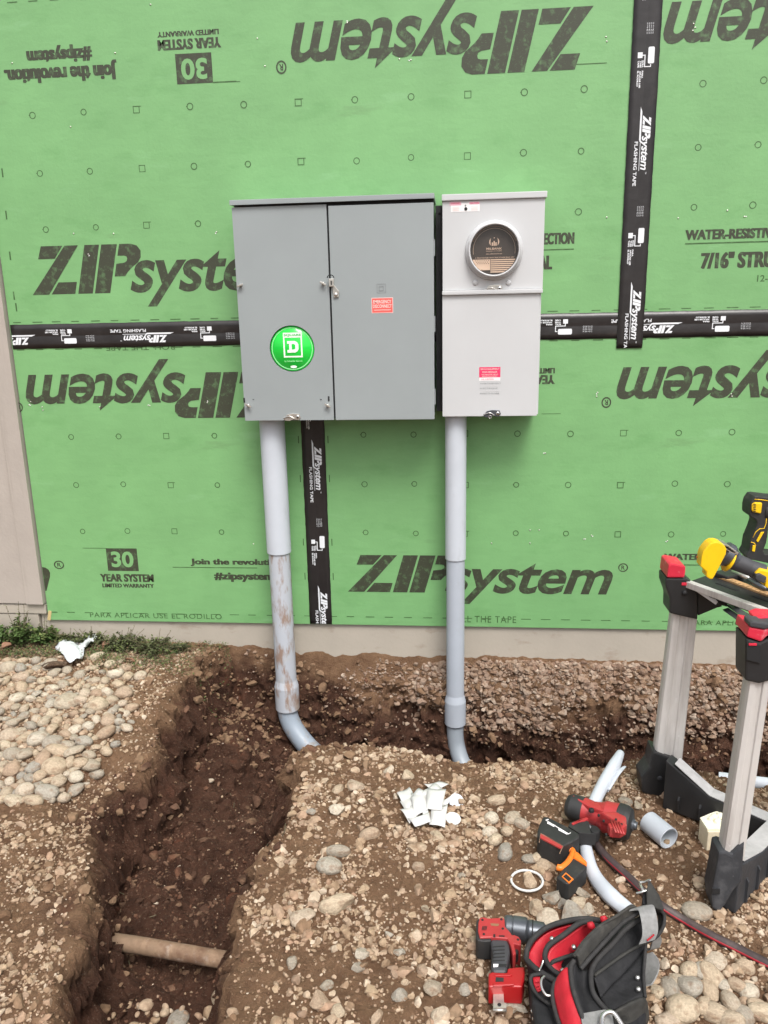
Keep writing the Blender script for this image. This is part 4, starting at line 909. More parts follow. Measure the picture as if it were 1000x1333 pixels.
for _ in range(9000):                                       # the left bed, packed
    if cnt >= 285: break
    px, py = random.uniform(-12, 172), random.uniform(862, 1045)
    edge = 172 - max(0, py - 925) * .8 + random.gauss(0, 9)
    if px > edge or (70 < px < 130 and py < 872): continue
    wp = random.choice([14, 15, 16, 17, 18, 20, 22, 25] if cnt < 110 else [9, 10, 11, 12, 14, 16]) * (.82 + .26 * (py - 866) / 170)
    if free(px, py, wp, .40): cobble(px, py, wp * 1.12, LL, GL, sink=.31); cnt += 1
for px, py, wp in ((872, 1289, 33), (883, 1282, 24), (898, 1267, 28), (915, 1265, 24), (925, 1272, 30), (932, 1255, 26), (897, 1287, 35), (925, 1293, 30), (890, 1318, 40), (915, 1312, 26), (930, 1322, 36), (952, 1308, 28), (960, 1285, 22), (975, 1296, 28), (950, 1331, 30), (995, 1322, 34), (968, 1325, 24), (972, 1262, 24), (985, 1312, 20), (855, 1293, 22), (942, 1284, 20), (880, 1300, 20), (870, 1331, 30)):
    cobble(px, py, wp * .88, 'rounded tan cobble among the stones right of the tool bag', GR)
for px, py, wp in ((645, 1097, 22), (657, 1112, 24), (640, 1068, 20), (668, 1068, 24), (637, 1086, 20), (660, 1085, 18), (680, 1075, 20), (690, 1120, 20), (708, 1128, 22), (646, 1045, 20), (700, 1118, 16)):
    cobble(px, py, wp, 'rounded tan cobble in the group left of the battery tool', 'cobbles in the group beside the battery tool')
for px, py, wp in ((745, 1196, 36), (720, 1170, 26), (735, 1180, 22), (752, 1178, 24), (765, 1186, 20), (700, 1185, 24), (715, 1202, 34), (690, 1150, 20), (757, 1165, 22), (735, 1160, 18)):
    cobble(px, py, wp, 'rough tan stone between the white ring and the tool bag', 'rough stones between the white ring and the tool bag', None, 'a')
for px, py, wp in ((565, 1290, 24), (575, 1325, 26), (425, 1285, 18), (550, 1265, 18), (605, 1290, 16), (470, 1245, 22), (465, 1262, 20), (490, 1330, 24), (415, 1305, 24), (440, 1318, 18), (520, 1240, 18), (505, 1218, 14), (545, 1130, 16), (570, 1092, 24), (507, 1005, 16), (530, 1012, 20), (515, 1038, 12), (440, 1030, 20), (465, 1025, 26), (440, 1057, 24), (405, 1058, 14), (555, 1185, 14), (600, 1140, 14), (610, 1155, 14), (380, 1255, 18), (520, 1298, 20), (640, 1270, 12), (665, 1316, 14), (610, 1075, 14)):
    cobble(px, py, wp, 'rough tan stone lying on the dirt mound between the pit and the red drill', 'rough stones on the dirt mound', None, 'a')
for px, py, wp in ((795, 1050, 20), (815, 1045, 18), (830, 1050, 16), (780, 1048, 14)):
    cobble(px, py, wp, 'pale flat stone behind the nose of the red impact driver', 'pale stones behind the impact driver', None, 'a')
cobble(670, 1330 - 20, 16, 'small upright grey stone next to the metal clip of the red drill', None, 26, 'a', 1.3)
M['lump'] = mat('earth_lump', (.15, .088, .053), .95, col2=(.25, .155, .095), vscale=3, bump=.9, bscale=5, bdist=.08)
lump = []
for k in range(3):
    v, f = rock_shape(620 + k, 4, 7, .06); lump.append(fast_mesh('earth_lump', v, f, [M['lump']], True, 3))
for px, py, wp, hp, lb in ((72, 868, 26, 22, 'dark brown lump touching the left side of the white plastic bag'),):
    o = cobble(px, py, wp, lb, None, hp, name='earth_lump', cat='lump'); o.data = random.choice(lump)
for px, py, wp, lb in ((272, 1018, 12, 'small pale pointed stone on the pit floor near its far end'), (288, 1300, 24, 'grey stone half buried below the old pipe in the pit'), (232, 1330, 26, 'pale grey stone at the bottom edge inside the pit')):
    o = cobble(px, py, wp, lb, None, None, 'a' if px == 45 else 'r')
from mathutils import noise as wrinkle
# ================================================================== LOOSE THINGS ON THE GROUND
def c5(x, y): return 850 + .15 * x, 720 + .15 * y
def wp(pts, Y): return [W(px, py, Y) for px, py in pts]
def gpl(pts, Z): return [G(px, py, Z) for px, py in pts]
UP = Vector((0, 0, 1))
# ---- folding work bench, cut by the right edge of the photo
fa = gp(853, 1028); fb = gp(940, 1180)
YA, YB = fa.y, fb.y
wo_ = empty('folding_workbench', ((fa.x + fb.x) / 2 + .2, (YA + YB) / 2, fa.z), 'folding workbench with aluminium legs, black boots and red corner caps', 'workbench')
def leg(bpx, tpx_, Y, th, wide):
    b = MB(); a0, a1 = W(*bpx[0], Y), W(*bpx[1], Y); t0, t1 = W(*tpx_[0], Y), W(*tpx_[1], Y)
    # ribbed extruded profile between the two lines
    prof = [(0, .2), (0, .8), (.06, 1), (.30, 1), (.34, .90), (.62, .90), (.66, 1), (.94, 1), (1, .8), (1, .2), (.94, 0), (.06, 0)]
    lo = [a0.lerp(a1, u) + Vector((0, (.5 - v) * th, 0)) for u, v in prof]; hi = [t0.lerp(t1, u) + Vector((0, (.5 - v) * th, 0)) for u, v in prof]
    n = len(prof); b.add(lo + hi, [(k, (k + 1) % n, n + (k + 1) % n, n + k) for k in range(n)] + [tuple(range(n))[::-1], tuple(range(n, 2 * n))], M['alu'])
    return b.build('leg', wo_)
leg(((848, 1000), (884, 1010)), ((873, 795), (906, 803)), YA, .04, 1)
leg(((936, 1112), (966, 1112)), ((971, 880), (1000, 880)), YB, .045, 1)
# boots and foot bars
b = MB(); b.prism(wp([(850, 978), (866, 984), (883, 989), (884, 1010), (878, 1046), (862, 1040), (836, 1032), (834, 1012), (846, 998)], YA - .03), (0, .07, 0), M['bench_black'], .006)
p = W(859, 1013, YA - .031); b.lathe((p.x, p.y, p.z), (p.x, p.y - .003, p.z), [(0, .0075), (.4, .0075), (1, .005)], M['boot'], 14)
b.build('boot', wo_)
def bar(pa, pb, ha, hb, th, m, parent, top_m=None, name='foot_bar', ribs=7):
    """upright board between two ground points"""
    pa, pb = Vector(pa), Vector(pb); d = (pb - pa); d.z = 0; nn = Vector((-d.y, d.x, 0)).normalized() * th / 2
    b = MB(); b.prism([pa - nn, pb - nn, pb - nn + UP * hb, pa.lerp(pb, .30) - nn + UP * (ha * .3 + hb * .7), pa - nn + UP * ha], nn * 2, m, .004)
    for k in range(ribs):
        q = pa.lerp(pb, (k + .7) / ribs); h = hb * .8 if k > 1 else hb * .9
        b.prism([q - nn * 1.0 + UP * .006, q - nn * 1.0 + UP * h, q - nn * 1.25 + UP * (h - .01), q - nn * 1.25 + UP * .01], d.normalized() * .006, m)
    o_ = b.build(name, parent)
    if top_m:
        t = MB(); q0 = pa.lerp(pb, .06); z0 = ha * .97
        t.prism([q0 - nn * .9 + UP * (z0 + .001), pa.lerp(pb, .30) - nn * .9 + UP * (ha * .3 + hb * .7 + .001), pb - nn * .9 + UP * (hb + .001), pb + nn * .9 + UP * (hb + .001), pa.lerp(pb, .30) + nn * .9 + UP * (ha * .3 + hb * .7 + .001), q0 + nn * .9 + UP * (z0 + .001)], UP * .002, top_m); t.build('dusty_top', o_)
    return o_
e1 = G(866, 1047, fa.z); e2 = G(948, 1078, fa.z); dA = (e2 - e1).normalized()
pc = e1 + dA * .42
bar(e1, pc, .155, .062, .045, M['bench_black'], wo_, M['boot_dust'])
b = MB(); b.prism(wp([(943, 1108), (936, 1110), (933, 1130), (926, 1166), (928, 1184), (937, 1188), (946, 1176), (955, 1160), (966, 1148), (970, 1098), (962, 1104), (953, 1113)], YB - .03), (0, .06, 0), M['boot'], .006)
p0_ = W(932, 1160, YB - .031); b.box((p0_.x, p0_.y + .0, p0_.z), (.018, .004, .014), M['gap_black']); b.build('boot', wo_)
g1 = G(944, 1183, fb.z); g2 = G(1000, 1120, fb.z); dB = (g2 - g1).normalized()
bar(g1, g1 + dB * .45, .135, .085, .05, M['boot'], wo_, M['boot_dust'])
# the third boot and leg at the frame edge
C3 = e1 + dA * .47; b = MB(); b.lathe((C3.x, C3.y, C3.z), (C3.x, C3.y, C3.z + .135), [(0, .062), (.1, .062), (.75, .046), (.9, .043), (1, .043), (1, .026)], M['bench_black'], 22); b.lathe((C3.x, C3.y, C3.z + .1325), (C3.x, C3.y, C3.z + .1375), [(0, .0445), (1, .0445)], M['boot_dust'], 22, cap=False)
b.build('boot', wo_)
b = MB(); b.lathe((C3.x, C3.y, C3.z + .10), (C3.x + .03, C3.y - .03, .54), [(0, .024), (1, .024)], M['alu'], 14); b.build('leg', wo_)
# head brackets and caps
b = MB(); b.prism(wp([c5(*q) for q in ((110, 216), (292, 216), (388, 300), (392, 582), (145, 525), (150, 400), (110, 290))], YA - .034), (0, .08, 0), M['bench_black'], .006)
b.prism(wp([c5(*q) for q in ((385, 290), (560, 380), (605, 465), (560, 475), (392, 545))], YA - .02), (0, .03, 0), M['bench_black'], .003)
p = W(*c5(275, 345), YA - .0345); b.lathe((p.x, p.y, p.z), (p.x, p.y - .006, p.z), [(0, .008), (1, .006)], M['gap_black'], 12)
p = W(*c5(285, 268), YA - .0345); b.box((p.x, p.y, p.z), (.022, .003, .008), M['cap_red'], None, .001)
b.build('head_bracket', wo_)
b = MB(); b.prism(wp([c5(*q) for q in ((122, 213), (138, 100), (165, 90), (262, 108), (286, 118), (284, 165), (275, 214))], YA - .038), (0, .085, 0), M['cap_red'], .005); b.build('corner_cap', wo_)
b = MB(); b.prism(wp([c5(*q) for q in ((808, 735), (935, 775), (1010, 740), (1080, 740), (1080, 1090), (925, 1135), (805, 1110))], YB - .03), (0, .07, 0), M['bench_black'], .005)
b.prism(wp([c5(*q) for q in ((815, 765), (938, 800), (935, 960), (815, 930))], YB - .034), (0, .004, 0), M['gap_black'], .001)
p = W(*c5(866, 792), YB - .0345); b.box((p.x, p.y, p.z), (.017, .004, .005), M['cap_red'], None, .001); b.build('head_bracket', wo_)
b = MB(); b.prism(wp([c5(*q) for q in ((838, 640), (960, 665), (1080, 630), (1080, 735), (1000, 715), (940, 772), (815, 728))], YB - .034), (0, .078, 0), M['cap_red'], .004)
b.prism(wp([c5(*q) for q in ((895, 570), (960, 548), (1080, 555), (1080, 640), (900, 600))], YB - .01), (0, .05, 0), M['cap_red'], .003); b.build('corner_cap', wo_)
b = MB(); b.prism(wp([c5(*q) for q in ((845, 603), (870, 592), (985, 610), (1080, 600), (1080, 645), (965, 662), (840, 640))], YB - .037), (0, .04, 0), M['grey_rubber'], .004); b.build('rubber_grip', wo_)
# top with its aluminium edge rail, slotted black deck
ZT = W(893, 755, YA - .02).z
r0, r1 = G(893, 757, ZT), G(1006, 798, ZT); rd_ = (r1 - r0).normalized(); r1 = r0 + rd_ * .72; rn = Vector((-rd_.y, rd_.x, 0))
if rn.y < 0: rn = -rn
b = MB(); b.prism([r0, r1, r1 - UP * .018, r0 - UP * .018], rn * .02, M['alu'], .002); b.build('edge_rail', wo_)
b = MB(); q0 = r0 + rn * .0205; q1 = r1 + rn * .0205
b.prism([q0, q1, q1 + rn * .17, q0 + rn * .17 + rd_ * .01, q0 + rn * .06 - rd_ * .01], -UP * .030, M['bench_black'], .005)
for k in range(6):
    q = q0 + rd_ * (.05 + .115 * k) + rn * .035 + UP * .0006; b.prism([q, q + rd_ * .065, q + rd_ * .07 + rn * .012, q + rd_ * .005 + rn * .012], UP * .0006, M['gap_black'])
q = q0 + rn * .075 + rd_ * .005; b.prism([q, q + rd_ * .05, q + rd_ * .06 + rn * .06, q + rn * .06], UP * .014, M['bench_black'], .004)
b.build('deck', wo_)
def strut(a, c, Y0, Y1, r, m):
    b = MB(); A_, C_ = W(*a, Y0), W(*c, Y1); d = (C_ - A_); s_ = Vector((0, 1, 0)).cross(d).normalized() * r
    b.prism([A_ - s_, C_ - s_, C_ + s_, A_ + s_], (0, .012, 0), m, .0015); return b.build('strut', wo_)
strut(c5(365, 300), c5(560, 432), YA - .05, YA - .09, .007, M['alu']); strut(c5(640, 495), c5(850, 640), YA - .12, YA - .34, .008, M['chuck'])
strut(c5(670, 455), c5(890, 600), YA - .10, YA - .36, .008, M['chuck']); strut(c5(390, 290), c5(545, 350), YA - .03, YA - .07, .006, M['alu'])
b = MB(); b.prism(wp([c5(*q) for q in ((540, 340), (655, 380), (650, 470), (575, 450), (545, 395))], YA - .09), (0, .03, 0), M['bench_black'], .003); b.build('hinge_block', wo_)

# ---- things on the bench
def c4(x, y): return 900 + .105 * x, 640 + .105 * y
def onto(px, py): return G(px, py, ZT)
# angle grinder
YG = onto(925, 795).y
gr_ = empty('angle_grinder', onto(940, 790), 'angle grinder with a yellow wheel guard lying on the workbench', 'power tool')
b = MB(); b.prism(wp([c4(*q) for q in ((130, 800), (150, 745), (185, 695), (225, 650), (270, 625), (330, 622), (380, 640), (420, 675), (440, 715), (430, 780), (345, 945), (270, 1085), (235, 1088), (185, 1055), (192, 1000), (115, 930))], YG - .012), (0, .038, 0), M['yellow'], .004); b.build('wheel_guard', gr_)
b = MB(); h0, h1 = W(*c4(370, 730), YG + .05), W(*c4(540, 850), YG + .05)
b.lathe(h0, h1, [(0, .020), (.15, .030), (.5, .031), (.8, .024), (1, .022)], M['chuck'], 20)
for k in range(5): p = W(*c4(380 + 28 * k, 640 + 20 * k), YG + .045); b.box(p, (.022, .045, .007), M['zinc'], Matrix.Rotation(R(20), 3, 'Y'), .001)
b.build('gear_head', gr_)
b = MB(); cA, cB = W(*c4(450, 830), YG + .05), W(*c4(480, 815), YG + .05); b.lathe(W(*c4(455, 845), YG + .045), W(*c4(473, 853), YG + .045), [(0, .030), (1, .030)], M['label_white'] if False else M['yellow'], 24); b.build('collar_ring', gr_)
b = MB(); b.lathe(W(*c4(480, 840), YG + .05), W(*c4(870, 1005), YG + .05), [(0, .019), (.1, .022), (.6, .0205), (1, .023)], M['grey_rubber'], 22); b.build('handle', gr_)
b = MB(); b.prism(wp([c4(*q) for q in ((860, 960), (960, 985), (1180, 1080), (1180, 1260), (950, 1200), (915, 1185), (925, 1110), (790, 1050), (800, 1010))], YG + .02), (0, .06, 0), M['yellow'], .006)
b.prism(wp([c4(*q) for q in ((800, 1030), (850, 1015), (940, 1060), (925, 1130), (890, 1140), (795, 1090))], YG + .014), (0, .02, 0), M['grey_rubber'], .004); b.build('battery_end', gr_)
b = MB(); b.lathe(W(*c4(120, 830), YG + .02), W(*c4(75, 800), YG + .02), [(0, .0075), (.6, .0075), (.65, .005), (1, .004)], M['orange'], 14); b.build('side_knob', gr_)
# drill standing up on its battery
YD = onto(985, 752).y
dr = empty('cordless_drill', onto(992, 745), 'yellow and black cordless drill standing behind the grinder at the right edge', 'power tool')
b = MB(); b.prism(wp([c4(*q) for q in ((725, 290), (728, 200), (745, 130), (790, 65), (830, 60), (1010, 82), (1180, 95), (1180, 300), (1000, 320), (960, 420), (945, 560), (930, 640), (890, 740), (910, 775), (1150, 800), (1150, 930), (700, 835), (678, 795), (715, 735), (735, 610), (790, 480), (818, 395), (812, 360), (780, 335), (735, 310))], YD - .03), (0, .062, 0), M['tool_black'], .010, 3); b.build('body', dr)
b = MB(); b.prism(wp([c4(*q) for q in ((757, 160), (790, 135), (885, 140), (868, 275), (765, 255), (752, 225))], YD - .036), (0, .02, 0), M['yellow'], .004)
for k in range(5): p = W(*c4(785 + (k % 2) * 3, 155 + 22 * k), YD - .0365); b.box(p, (.006, .002, .002), M['gap_black'])
b.prism(wp([c4(*q) for q in ((865, 505), (905, 500), (830, 630), (808, 610))], YD - .033), (0, .01, 0), M['yellow'], .001); b.prism(wp([c4(*q) for q in ((765, 665), (800, 670), (790, 745), (755, 740))], YD - .033), (0, .01, 0), M['yellow'], .001)
b.build('yellow_panels', dr)
b = MB(); th = lambda pts: [W(*c4(*q), YD - .0305) for q in pts]
b.tube(th(((935, 320), (925, 400), (905, 455), (850, 460), (800, 500), (765, 570))), .0011, M['yellow'], 6); b.tube(th(((740, 625), (785, 640), (800, 670))), .0011, M['yellow'], 6); b.tube(th(((785, 95), (860, 100), (1000, 120))), .0012, M['yellow'], 6); b.build('trim_lines', dr)
b = MB(); b.lathe(W(*c4(885, 235), YD - .01), W(*c4(1250, 260), YD - .01), [(0, .024), (.1, .028), (.6, .028), (.9, .02), (1, .012)], M['tool_black'], 20); b.build('chuck', dr)
# small hand tools by the grinder
def rod(name, label, cat, pts, r, m, flat=.6, z=.004):
    b = MB(); b.tube([G(px, py, ZT) + UP * z for px, py in pts], r, m, 8, flat=flat); return tag(b.build(name), label, cat)
b = MB(); a0, a1 = onto(930, 751), onto(1030, 789); d_ = (a1 - a0).normalized(); n_ = Vector((-d_.y, d_.x, 0)); b.prism([a0, a1, a1 + n_ * .022, a0 + n_ * .022], UP * .006, M['wood'], .001)
for k in range(16): q = a0 + d_ * (.012 + .014 * k) + UP * .0062; b.prism([q, q + d_ * .0012, q + d_ * .0012 + n_ * (.012 if k % 2 else .008), q + n_ * (.012 if k % 2 else .008)], UP * .0003, M['gap_black'])
tag(b.build('folding_rule'), 'worn wooden folding rule along the workbench, under the grinder', 'ruler')
pl = empty('pliers', onto(970, 760) + UP * .007, 'grey metal pliers between the wooden rule and the grinder handle', 'pliers')
b = MB(); b.tube([onto(952, 750) + UP * .014, onto(966, 756) + UP * .016, onto(975, 760) + UP * .016], [.003, .008, .007], M['zinc'], 8); b.build('jaw', pl)
b = MB(); b.tube([onto(975, 760) + UP * .014, onto(986, 762) + UP * .014, onto(1000, 768) + UP * .014], [.005, .006, .006], M['chuck'], 8); b.tube([onto(973, 761) + UP * .014, onto(984, 767) + UP * .014, onto(997, 773) + UP * .014], [.005, .006, .006], M['chuck'], 8); b.build('handles', pl)
rod('screwdriver', 'red handled screwdriver lying behind the grinder handle', 'screwdriver', [(946, 742), (952, 743), (960, 746), (972, 751)], [.007, .009, .007, .003], M['tool_red'], 1, .012)

# ---- red impact driver with its black battery
zi = gp(775, 1085).z
imp = empty('impact_driver', (gp(770, 1085).x, gp(770, 1085).y, zi), 'dusty red impact driver with a big black battery lying on the dirt', 'power tool')
def c3(x, y): return 690 + .16 * x, 1020 + .16 * y
Zb = zi + .050
a0, a1 = G(*c3(300, 175), Zb), G(*c3(815, 330), Zb); D = a1 - a0; D.z = 0; L = D.length; D.normalize(); Nn_ = Vector((-D.y, D.x, 0))
b = MB(); b.lathe(a0, a0 + D * L * .88, [(0, .016), (.03, .026), (.10, .032), (.30, .034), (.48, .031), (.60, .034), (.70, .042), (.90, .044), (1, .040)], M['tool_red'], 26); b.build('motor_housing', imp)
b = MB(); b.lathe(a0 + D * L * .80, a0 + D * L * 1.03, [(0, .0405), (.05, .047), (.6, .046), (.9, .040), (1, .026)], M['tool_black'], 26); b.build('nose_boot', imp)
b = MB(); b.lathe(a0 + D * L * 1.02, a0 + D * L * 1.10, [(0, .016), (.5, .016), (.55, .012), (1, .011)], M['chuck'], 16); b.build('bit_collar', imp)
b = MB(); b.lathe(a0 + D * L * -.015, a0 + D * L * .27, [(0, .016), (.08, .027), (.3, .034), (1, .0352)], M['tool_black'], 26, cap=True); b.build('rear_cap', imp)
b = MB(); b.prism(gpl([c3(*q) for q in ((325, 95), (370, 92), (500, 140), (620, 195), (780, 235), (770, 255), (600, 225), (470, 180))], Zb + .034), -UP * .03, M['tool_red'], .004)
b.prism(gpl([c3(*q) for q in ((570, 225), (700, 225), (785, 265), (790, 340), (740, 370), (650, 360), (630, 320), (690, 300))], Zb + .044), -UP * .03, M['tool_red'], .006)
for k in range(4): q0_, q1_ = G(*c3(660 + k * 22, 300 + k * 5), Zb + .046), G(*c3(700 + k * 22, 400 + k * 5), Zb + .044); b.tube([q0_, q1_], .003, M['tool_red'], 6)
b.build('housing_ribs', imp)
b = MB(); pB = G(*c3(500, 215), Zb + .034); b.lathe(pB - UP * .004, pB + UP * .003, [(0, .008), (1, .0065)], M['gap_black'], 12); b.build('button', imp)
b = MB(); b.prism(gpl([c3(*q) for q in ((440, 290), (480, 310), (500, 400), (540, 410), (600, 420), (660, 470), (560, 460), (490, 400), (480, 310))][:4] + [c3(*q) for q in ((470, 405), (400, 400), (310, 345), (330, 312))], zi + .062), -UP * .036, M['tool_black'], .008)
b.build('grip', imp)
b = MB(); b.prism(gpl([c3(*q) for q in ((500, 330), (550, 345), (575, 375), (560, 400), (510, 395), (488, 370))], zi + .066), -UP * .03, M['gap_black'], .004); b.build('trigger', imp)
b = MB(); b.prism(gpl([c3(*q) for q in ((335, 318), (400, 290), (465, 268), (478, 285), (445, 298), (400, 306), (348, 330))], zi + .066), -UP * .014, M['tool_red'], .004); b.build('grip_frame', imp)
b = MB(); b.prism(gpl([c3(*q) for q in ((108, 268), (140, 266), (300, 345), (405, 408), (400, 440), (345, 472), (255, 515), (90, 448), (64, 425), (60, 380), (76, 330))], zi + .068), -UP * .060, M['tool_black'], .012, 3)
bt = b.build('battery', imp)
b = MB()
b.tube([G(*c3(*q), zi + .0685) for q in ((128, 298), (315, 412), (330, 400))], .0016, M['label_white'], 6); b.tube([G(*c3(*q), zi + .0685) for q in ((128, 298), (150, 292))], .0016, M['label_white'], 6)
b.prism(gpl([c3(*q) for q in ((85, 408), (105, 410), (270, 505), (258, 530), (85, 440))], zi + .0692), -UP * .004, M['tool_red'], .0005)
b.prism(gpl([c3(*q) for q in ((145, 305), (205, 338), (196, 350), (140, 322))], zi + .0692), -UP * .003, M['label_white'])
b.prism(gpl([c3(*q) for q in ((235, 362), (310, 405), (302, 414), (230, 376))], zi + .0692), -UP * .003, M['label_white'])
b.tube([G(*c3(*q), zi + .0688) for q in ((75, 480), (85, 405), (270, 510), (240, 570))], .0012, M['old_pipe'], 6)
b.build('battery_marks', bt)
b = MB()
for q in ((560, 255), (600, 300), (700, 290), (745, 330), (620, 410)): p = G(*c3(*q), Zb + .0455 if q[0] > 650 else Zb + .040); b.lathe(p - UP * .004, p + UP * .0012, [(0, .0035), (1, .003)], M['gap_black'], 8)
b.build('screw', imp)
# ---- orange and black tape measure
zt_ = gp(742, 1140).z
tm = empty('tape_measure', gp(742, 1135), 'black tape measure with an orange rim, touching the impact driver battery', 'tape measure')
b = MB(); b.prism(gpl([c3(*q) for q in ((215, 760), (330, 612), (380, 600), (462, 650), (464, 680), (318, 815), (288, 812))], zt_ + .055), -UP * .048, M['tool_black'], .007, 3); b.build('case', tm)
b = MB(); b.tube(spl([G(*c3(*q), zt_ + .052) for q in ((222, 680), (255, 685), (305, 645), (345, 580), (345, 545), (315, 535))], 5), [.008] * 26, M['orange'], 10); b.prism(gpl([c3(*q) for q in ((360, 540), (395, 560), (465, 635), (462, 662), (400, 625), (352, 595))], zt_ + .060), -UP * .03, M['orange'], .004); b.build('orange_rim', tm)
b = MB(); b.prism(gpl([c3(*q) for q in ((258, 755), (292, 722), (355, 775), (318, 810))], zt_ + .0565), -UP * .003, M['orange'], .0006); b.prism(gpl([c3(*q) for q in ((270, 756), (294, 735), (340, 776), (317, 796))], zt_ + .0570), -UP * .003, M['gap_black']); b.build('window', tm)
b = MB(); b.tube([G(*c3(*q), zt_ + .012) for q in ((205, 775), (240, 810), (275, 840), (280, 850))], .0025, M['zinc'], 6, flat=.6); b.build('hook', tm)

# ---- red drill on its side
def c2(x, y): return 600 + .12 * x, 1180 + .12 * y
zd = gp(650, 1250).z
rdl = empty('cordless_drill', gp(648, 1250), 'small red drill with a red battery lying left of the tool bag', 'power tool')
def pz(pts, zt__, th, m, bev, name, par, seg=3): b = MB(); b.prism(gpl([c2(*q) for q in pts], zd + zt__), -UP * th, m, bev, seg); return b.build(name, par)
pz(((205, 118), (250, 112), (300, 125), (455, 118), (475, 135), (480, 215), (530, 270), (545, 290), (630, 325), (655, 370), (650, 420), (575, 400), (600, 510), (565, 525), (540, 420), (505, 345), (330, 330), (205, 335), (185, 260), (190, 170)), .062, .056, M['tool_red'], .009, 'motor_housing', rdl)
pz(((168, 160), (185, 130), (212, 140), (218, 260), (210, 330), (330, 332), (330, 372), (250, 378), (185, 368), (163, 340)), .058, .05, M['tool_black'], .010, 'rear_cap', rdl)
pz(((320, 348), (505, 350), (530, 420), (537, 500), (505, 620), (500, 705), (345, 705), (325, 640), (345, 500), (330, 430)), .056, .044, M['grey_rubber'], .010, 'grip', rdl)
pz(((560, 390), (620, 385), (640, 430), (615, 515), (585, 500)), .048, .025, M['tool_black'], .006, 'trigger', rdl)
b = MB(); ca, cb_ = G(*c2(470, 225), zd + .034), G(*c2(890, 285), zd + .034); cb_.z = ca.z
b.lathe(ca, ca.lerp(cb_, .60), [(0, .024), (.10, .0265), (.33, .0268), (.34, .0255), (.38, .0255), (.39, .0275), (.92, .0275), (1, .025)], M['chuck'], 26); b.build('clutch_ring', rdl)
b = MB(); b.lathe(ca.lerp(cb_, .60), ca.lerp(cb_, 1.12), [(0, .022), (.10, .0235), (.8, .022), (1, .012)], M['chuck'], 24); b.lathe(ca.lerp(cb_, .72), ca.lerp(cb_, .75), [(0, .0237), (1, .0237)], M['gap_black'], 24); b.build('chuck', rdl)
bt = pz(((300, 715), (345, 705), (420, 712), (500, 712), (508, 665), (600, 655), (690, 645), (695, 720), (690, 790), (665, 868), (480, 862), (300, 868)), .054, .046, M['battery_red'], .006, 'battery', rdl)
pz(((380, 765), (465, 772), (465, 812), (376, 814)), .0550, .002, M['tool_black'], .0, 'battery_slots', bt)
pz(((370, 735), (530, 735), (555, 718), (560, 740), (535, 752), (370, 750)), .0565, .004, M['battery_red'], .001, 'battery_ridge', bt)
pz(((360, 825), (560, 818), (580, 848), (350, 858)), .0575, .006, M['battery_red'], .002, 'battery_ridge', bt)
pz(((345, 620), (495, 622), (492, 650), (345, 652)), .0575, .004, M['gap_black'], .001, 'charge_strip', rdl); pz(((352, 622), (408, 622), (405, 648), (352, 650)), .0582, .004, M['label_white'], .0005, 'lamp', rdl)
pz(((320, 182), (418, 188), (405, 212), (330, 206)), .0628, .003, mat('worn_logo_tan', (.26, .13, .07), .5), 0, 'rubbed_plate', rdl); pz(((410, 312), (475, 314), (475, 328), (415, 326)), .0625, .003, M['gap_black'], 0, 'vent', rdl); pz(((352, 300), (375, 300), (375, 330), (352, 328)), .0625, .003, M['gap_black'], 0, 'vent', rdl)
b = MB(); b.prism(gpl([c2(*q) for q in ((350, 940), (465, 938), (470, 1040), (495, 1045), (495, 1125), (350, 1123))], zd + .034), -UP * .003, M['zinc'], .0006)
q_ = G(*c2(418, 1065), zd + .0343); b.lathe(q_, q_ + UP * .0006, [(0, .004), (1, .004)], M['gap_black'], 12); b.tube([G(*c2(350, 1123), zd + .034), G(*c2(495, 1125), zd + .034)], .0035, M['zinc'], 8); b.build('belt_clip', rdl)

b = MB()
for q in ((235, 145), (440, 140), (250, 300), (560, 300), (620, 360), (455, 240)): p = G(*c2(*q), zd + .0625); b.lathe(p - UP * .003, p + UP * .0008, [(0, .0032), (1, .0028)], M['gap_black'], 8)
for k in range(4): p = G(*c2(235 + 14 * k, 235), zd + .0627); b.box(p, (.0015, .012, .0012), M['gap_black'], R(-12))
b.build('screw', rdl)
b = MB()
for k in range(5): p = G(*c2(350, 430 + 38 * k), zd + .0567); b.box(p + Vector((.012, 0, 0)), (.026, .0022, .0012), M['tool_black'], R(8))
b.build('grip_rib', rdl)
# ---- long split strip of grey pvc, pipe off-cuts, rings
def gpts(L, up=.01): return [gp(px, py) + UP * up for px, py in L]
o = empty('pvc_strip', gp(790, 1090), 'long pale grey strip cut from plastic pipe, running under the impact driver', 'pipe scrap')
def curl(name, pts, r0, a0, a1, m, jag=0):
    """open trough (split pipe) along pts, radius list r0, opening angles"""
    P_ = spl(pts, 6); n = len(P_); rows = []
    for i, p in enumerate(P_):
        t = (P_[min(i + 1, n - 1)] - P_[max(i - 1, 0)]).normalized(); sd = t.cross(UP).normalized(); up = sd.cross(t); u = i / (n - 1) * (len(r0) - 1); k = min(int(u), len(r0) - 2); r = r0[k] + (r0[k + 1] - r0[k]) * (u - k)
        rows.append([p + sd * (r * math.cos(a)) + up * (r * math.sin(a)) for a in np.linspace(a0, a1, 9)])
    b = MB(); b.patch(rows, .0035, m); return b.build(name, o)
curl('upper_length', [G(808, 980, -.055), G(800, 996, -.065), G(786, 1020, -.082), G(775, 1042, -.09)] + gpts([(768, 1062), (762, 1085)], .014), [.010, .017, .017, .016, .015, .015], R(-25), R(200), M['pvc_l'])
curl('torn_curl', [G(814, 1000, -.075), G(807, 1008, -.075), G(800, 1018, -.08), G(793, 1030, -.085)], [.006, .012, .010, .005], R(-60), R(120), M['pvc_l'])
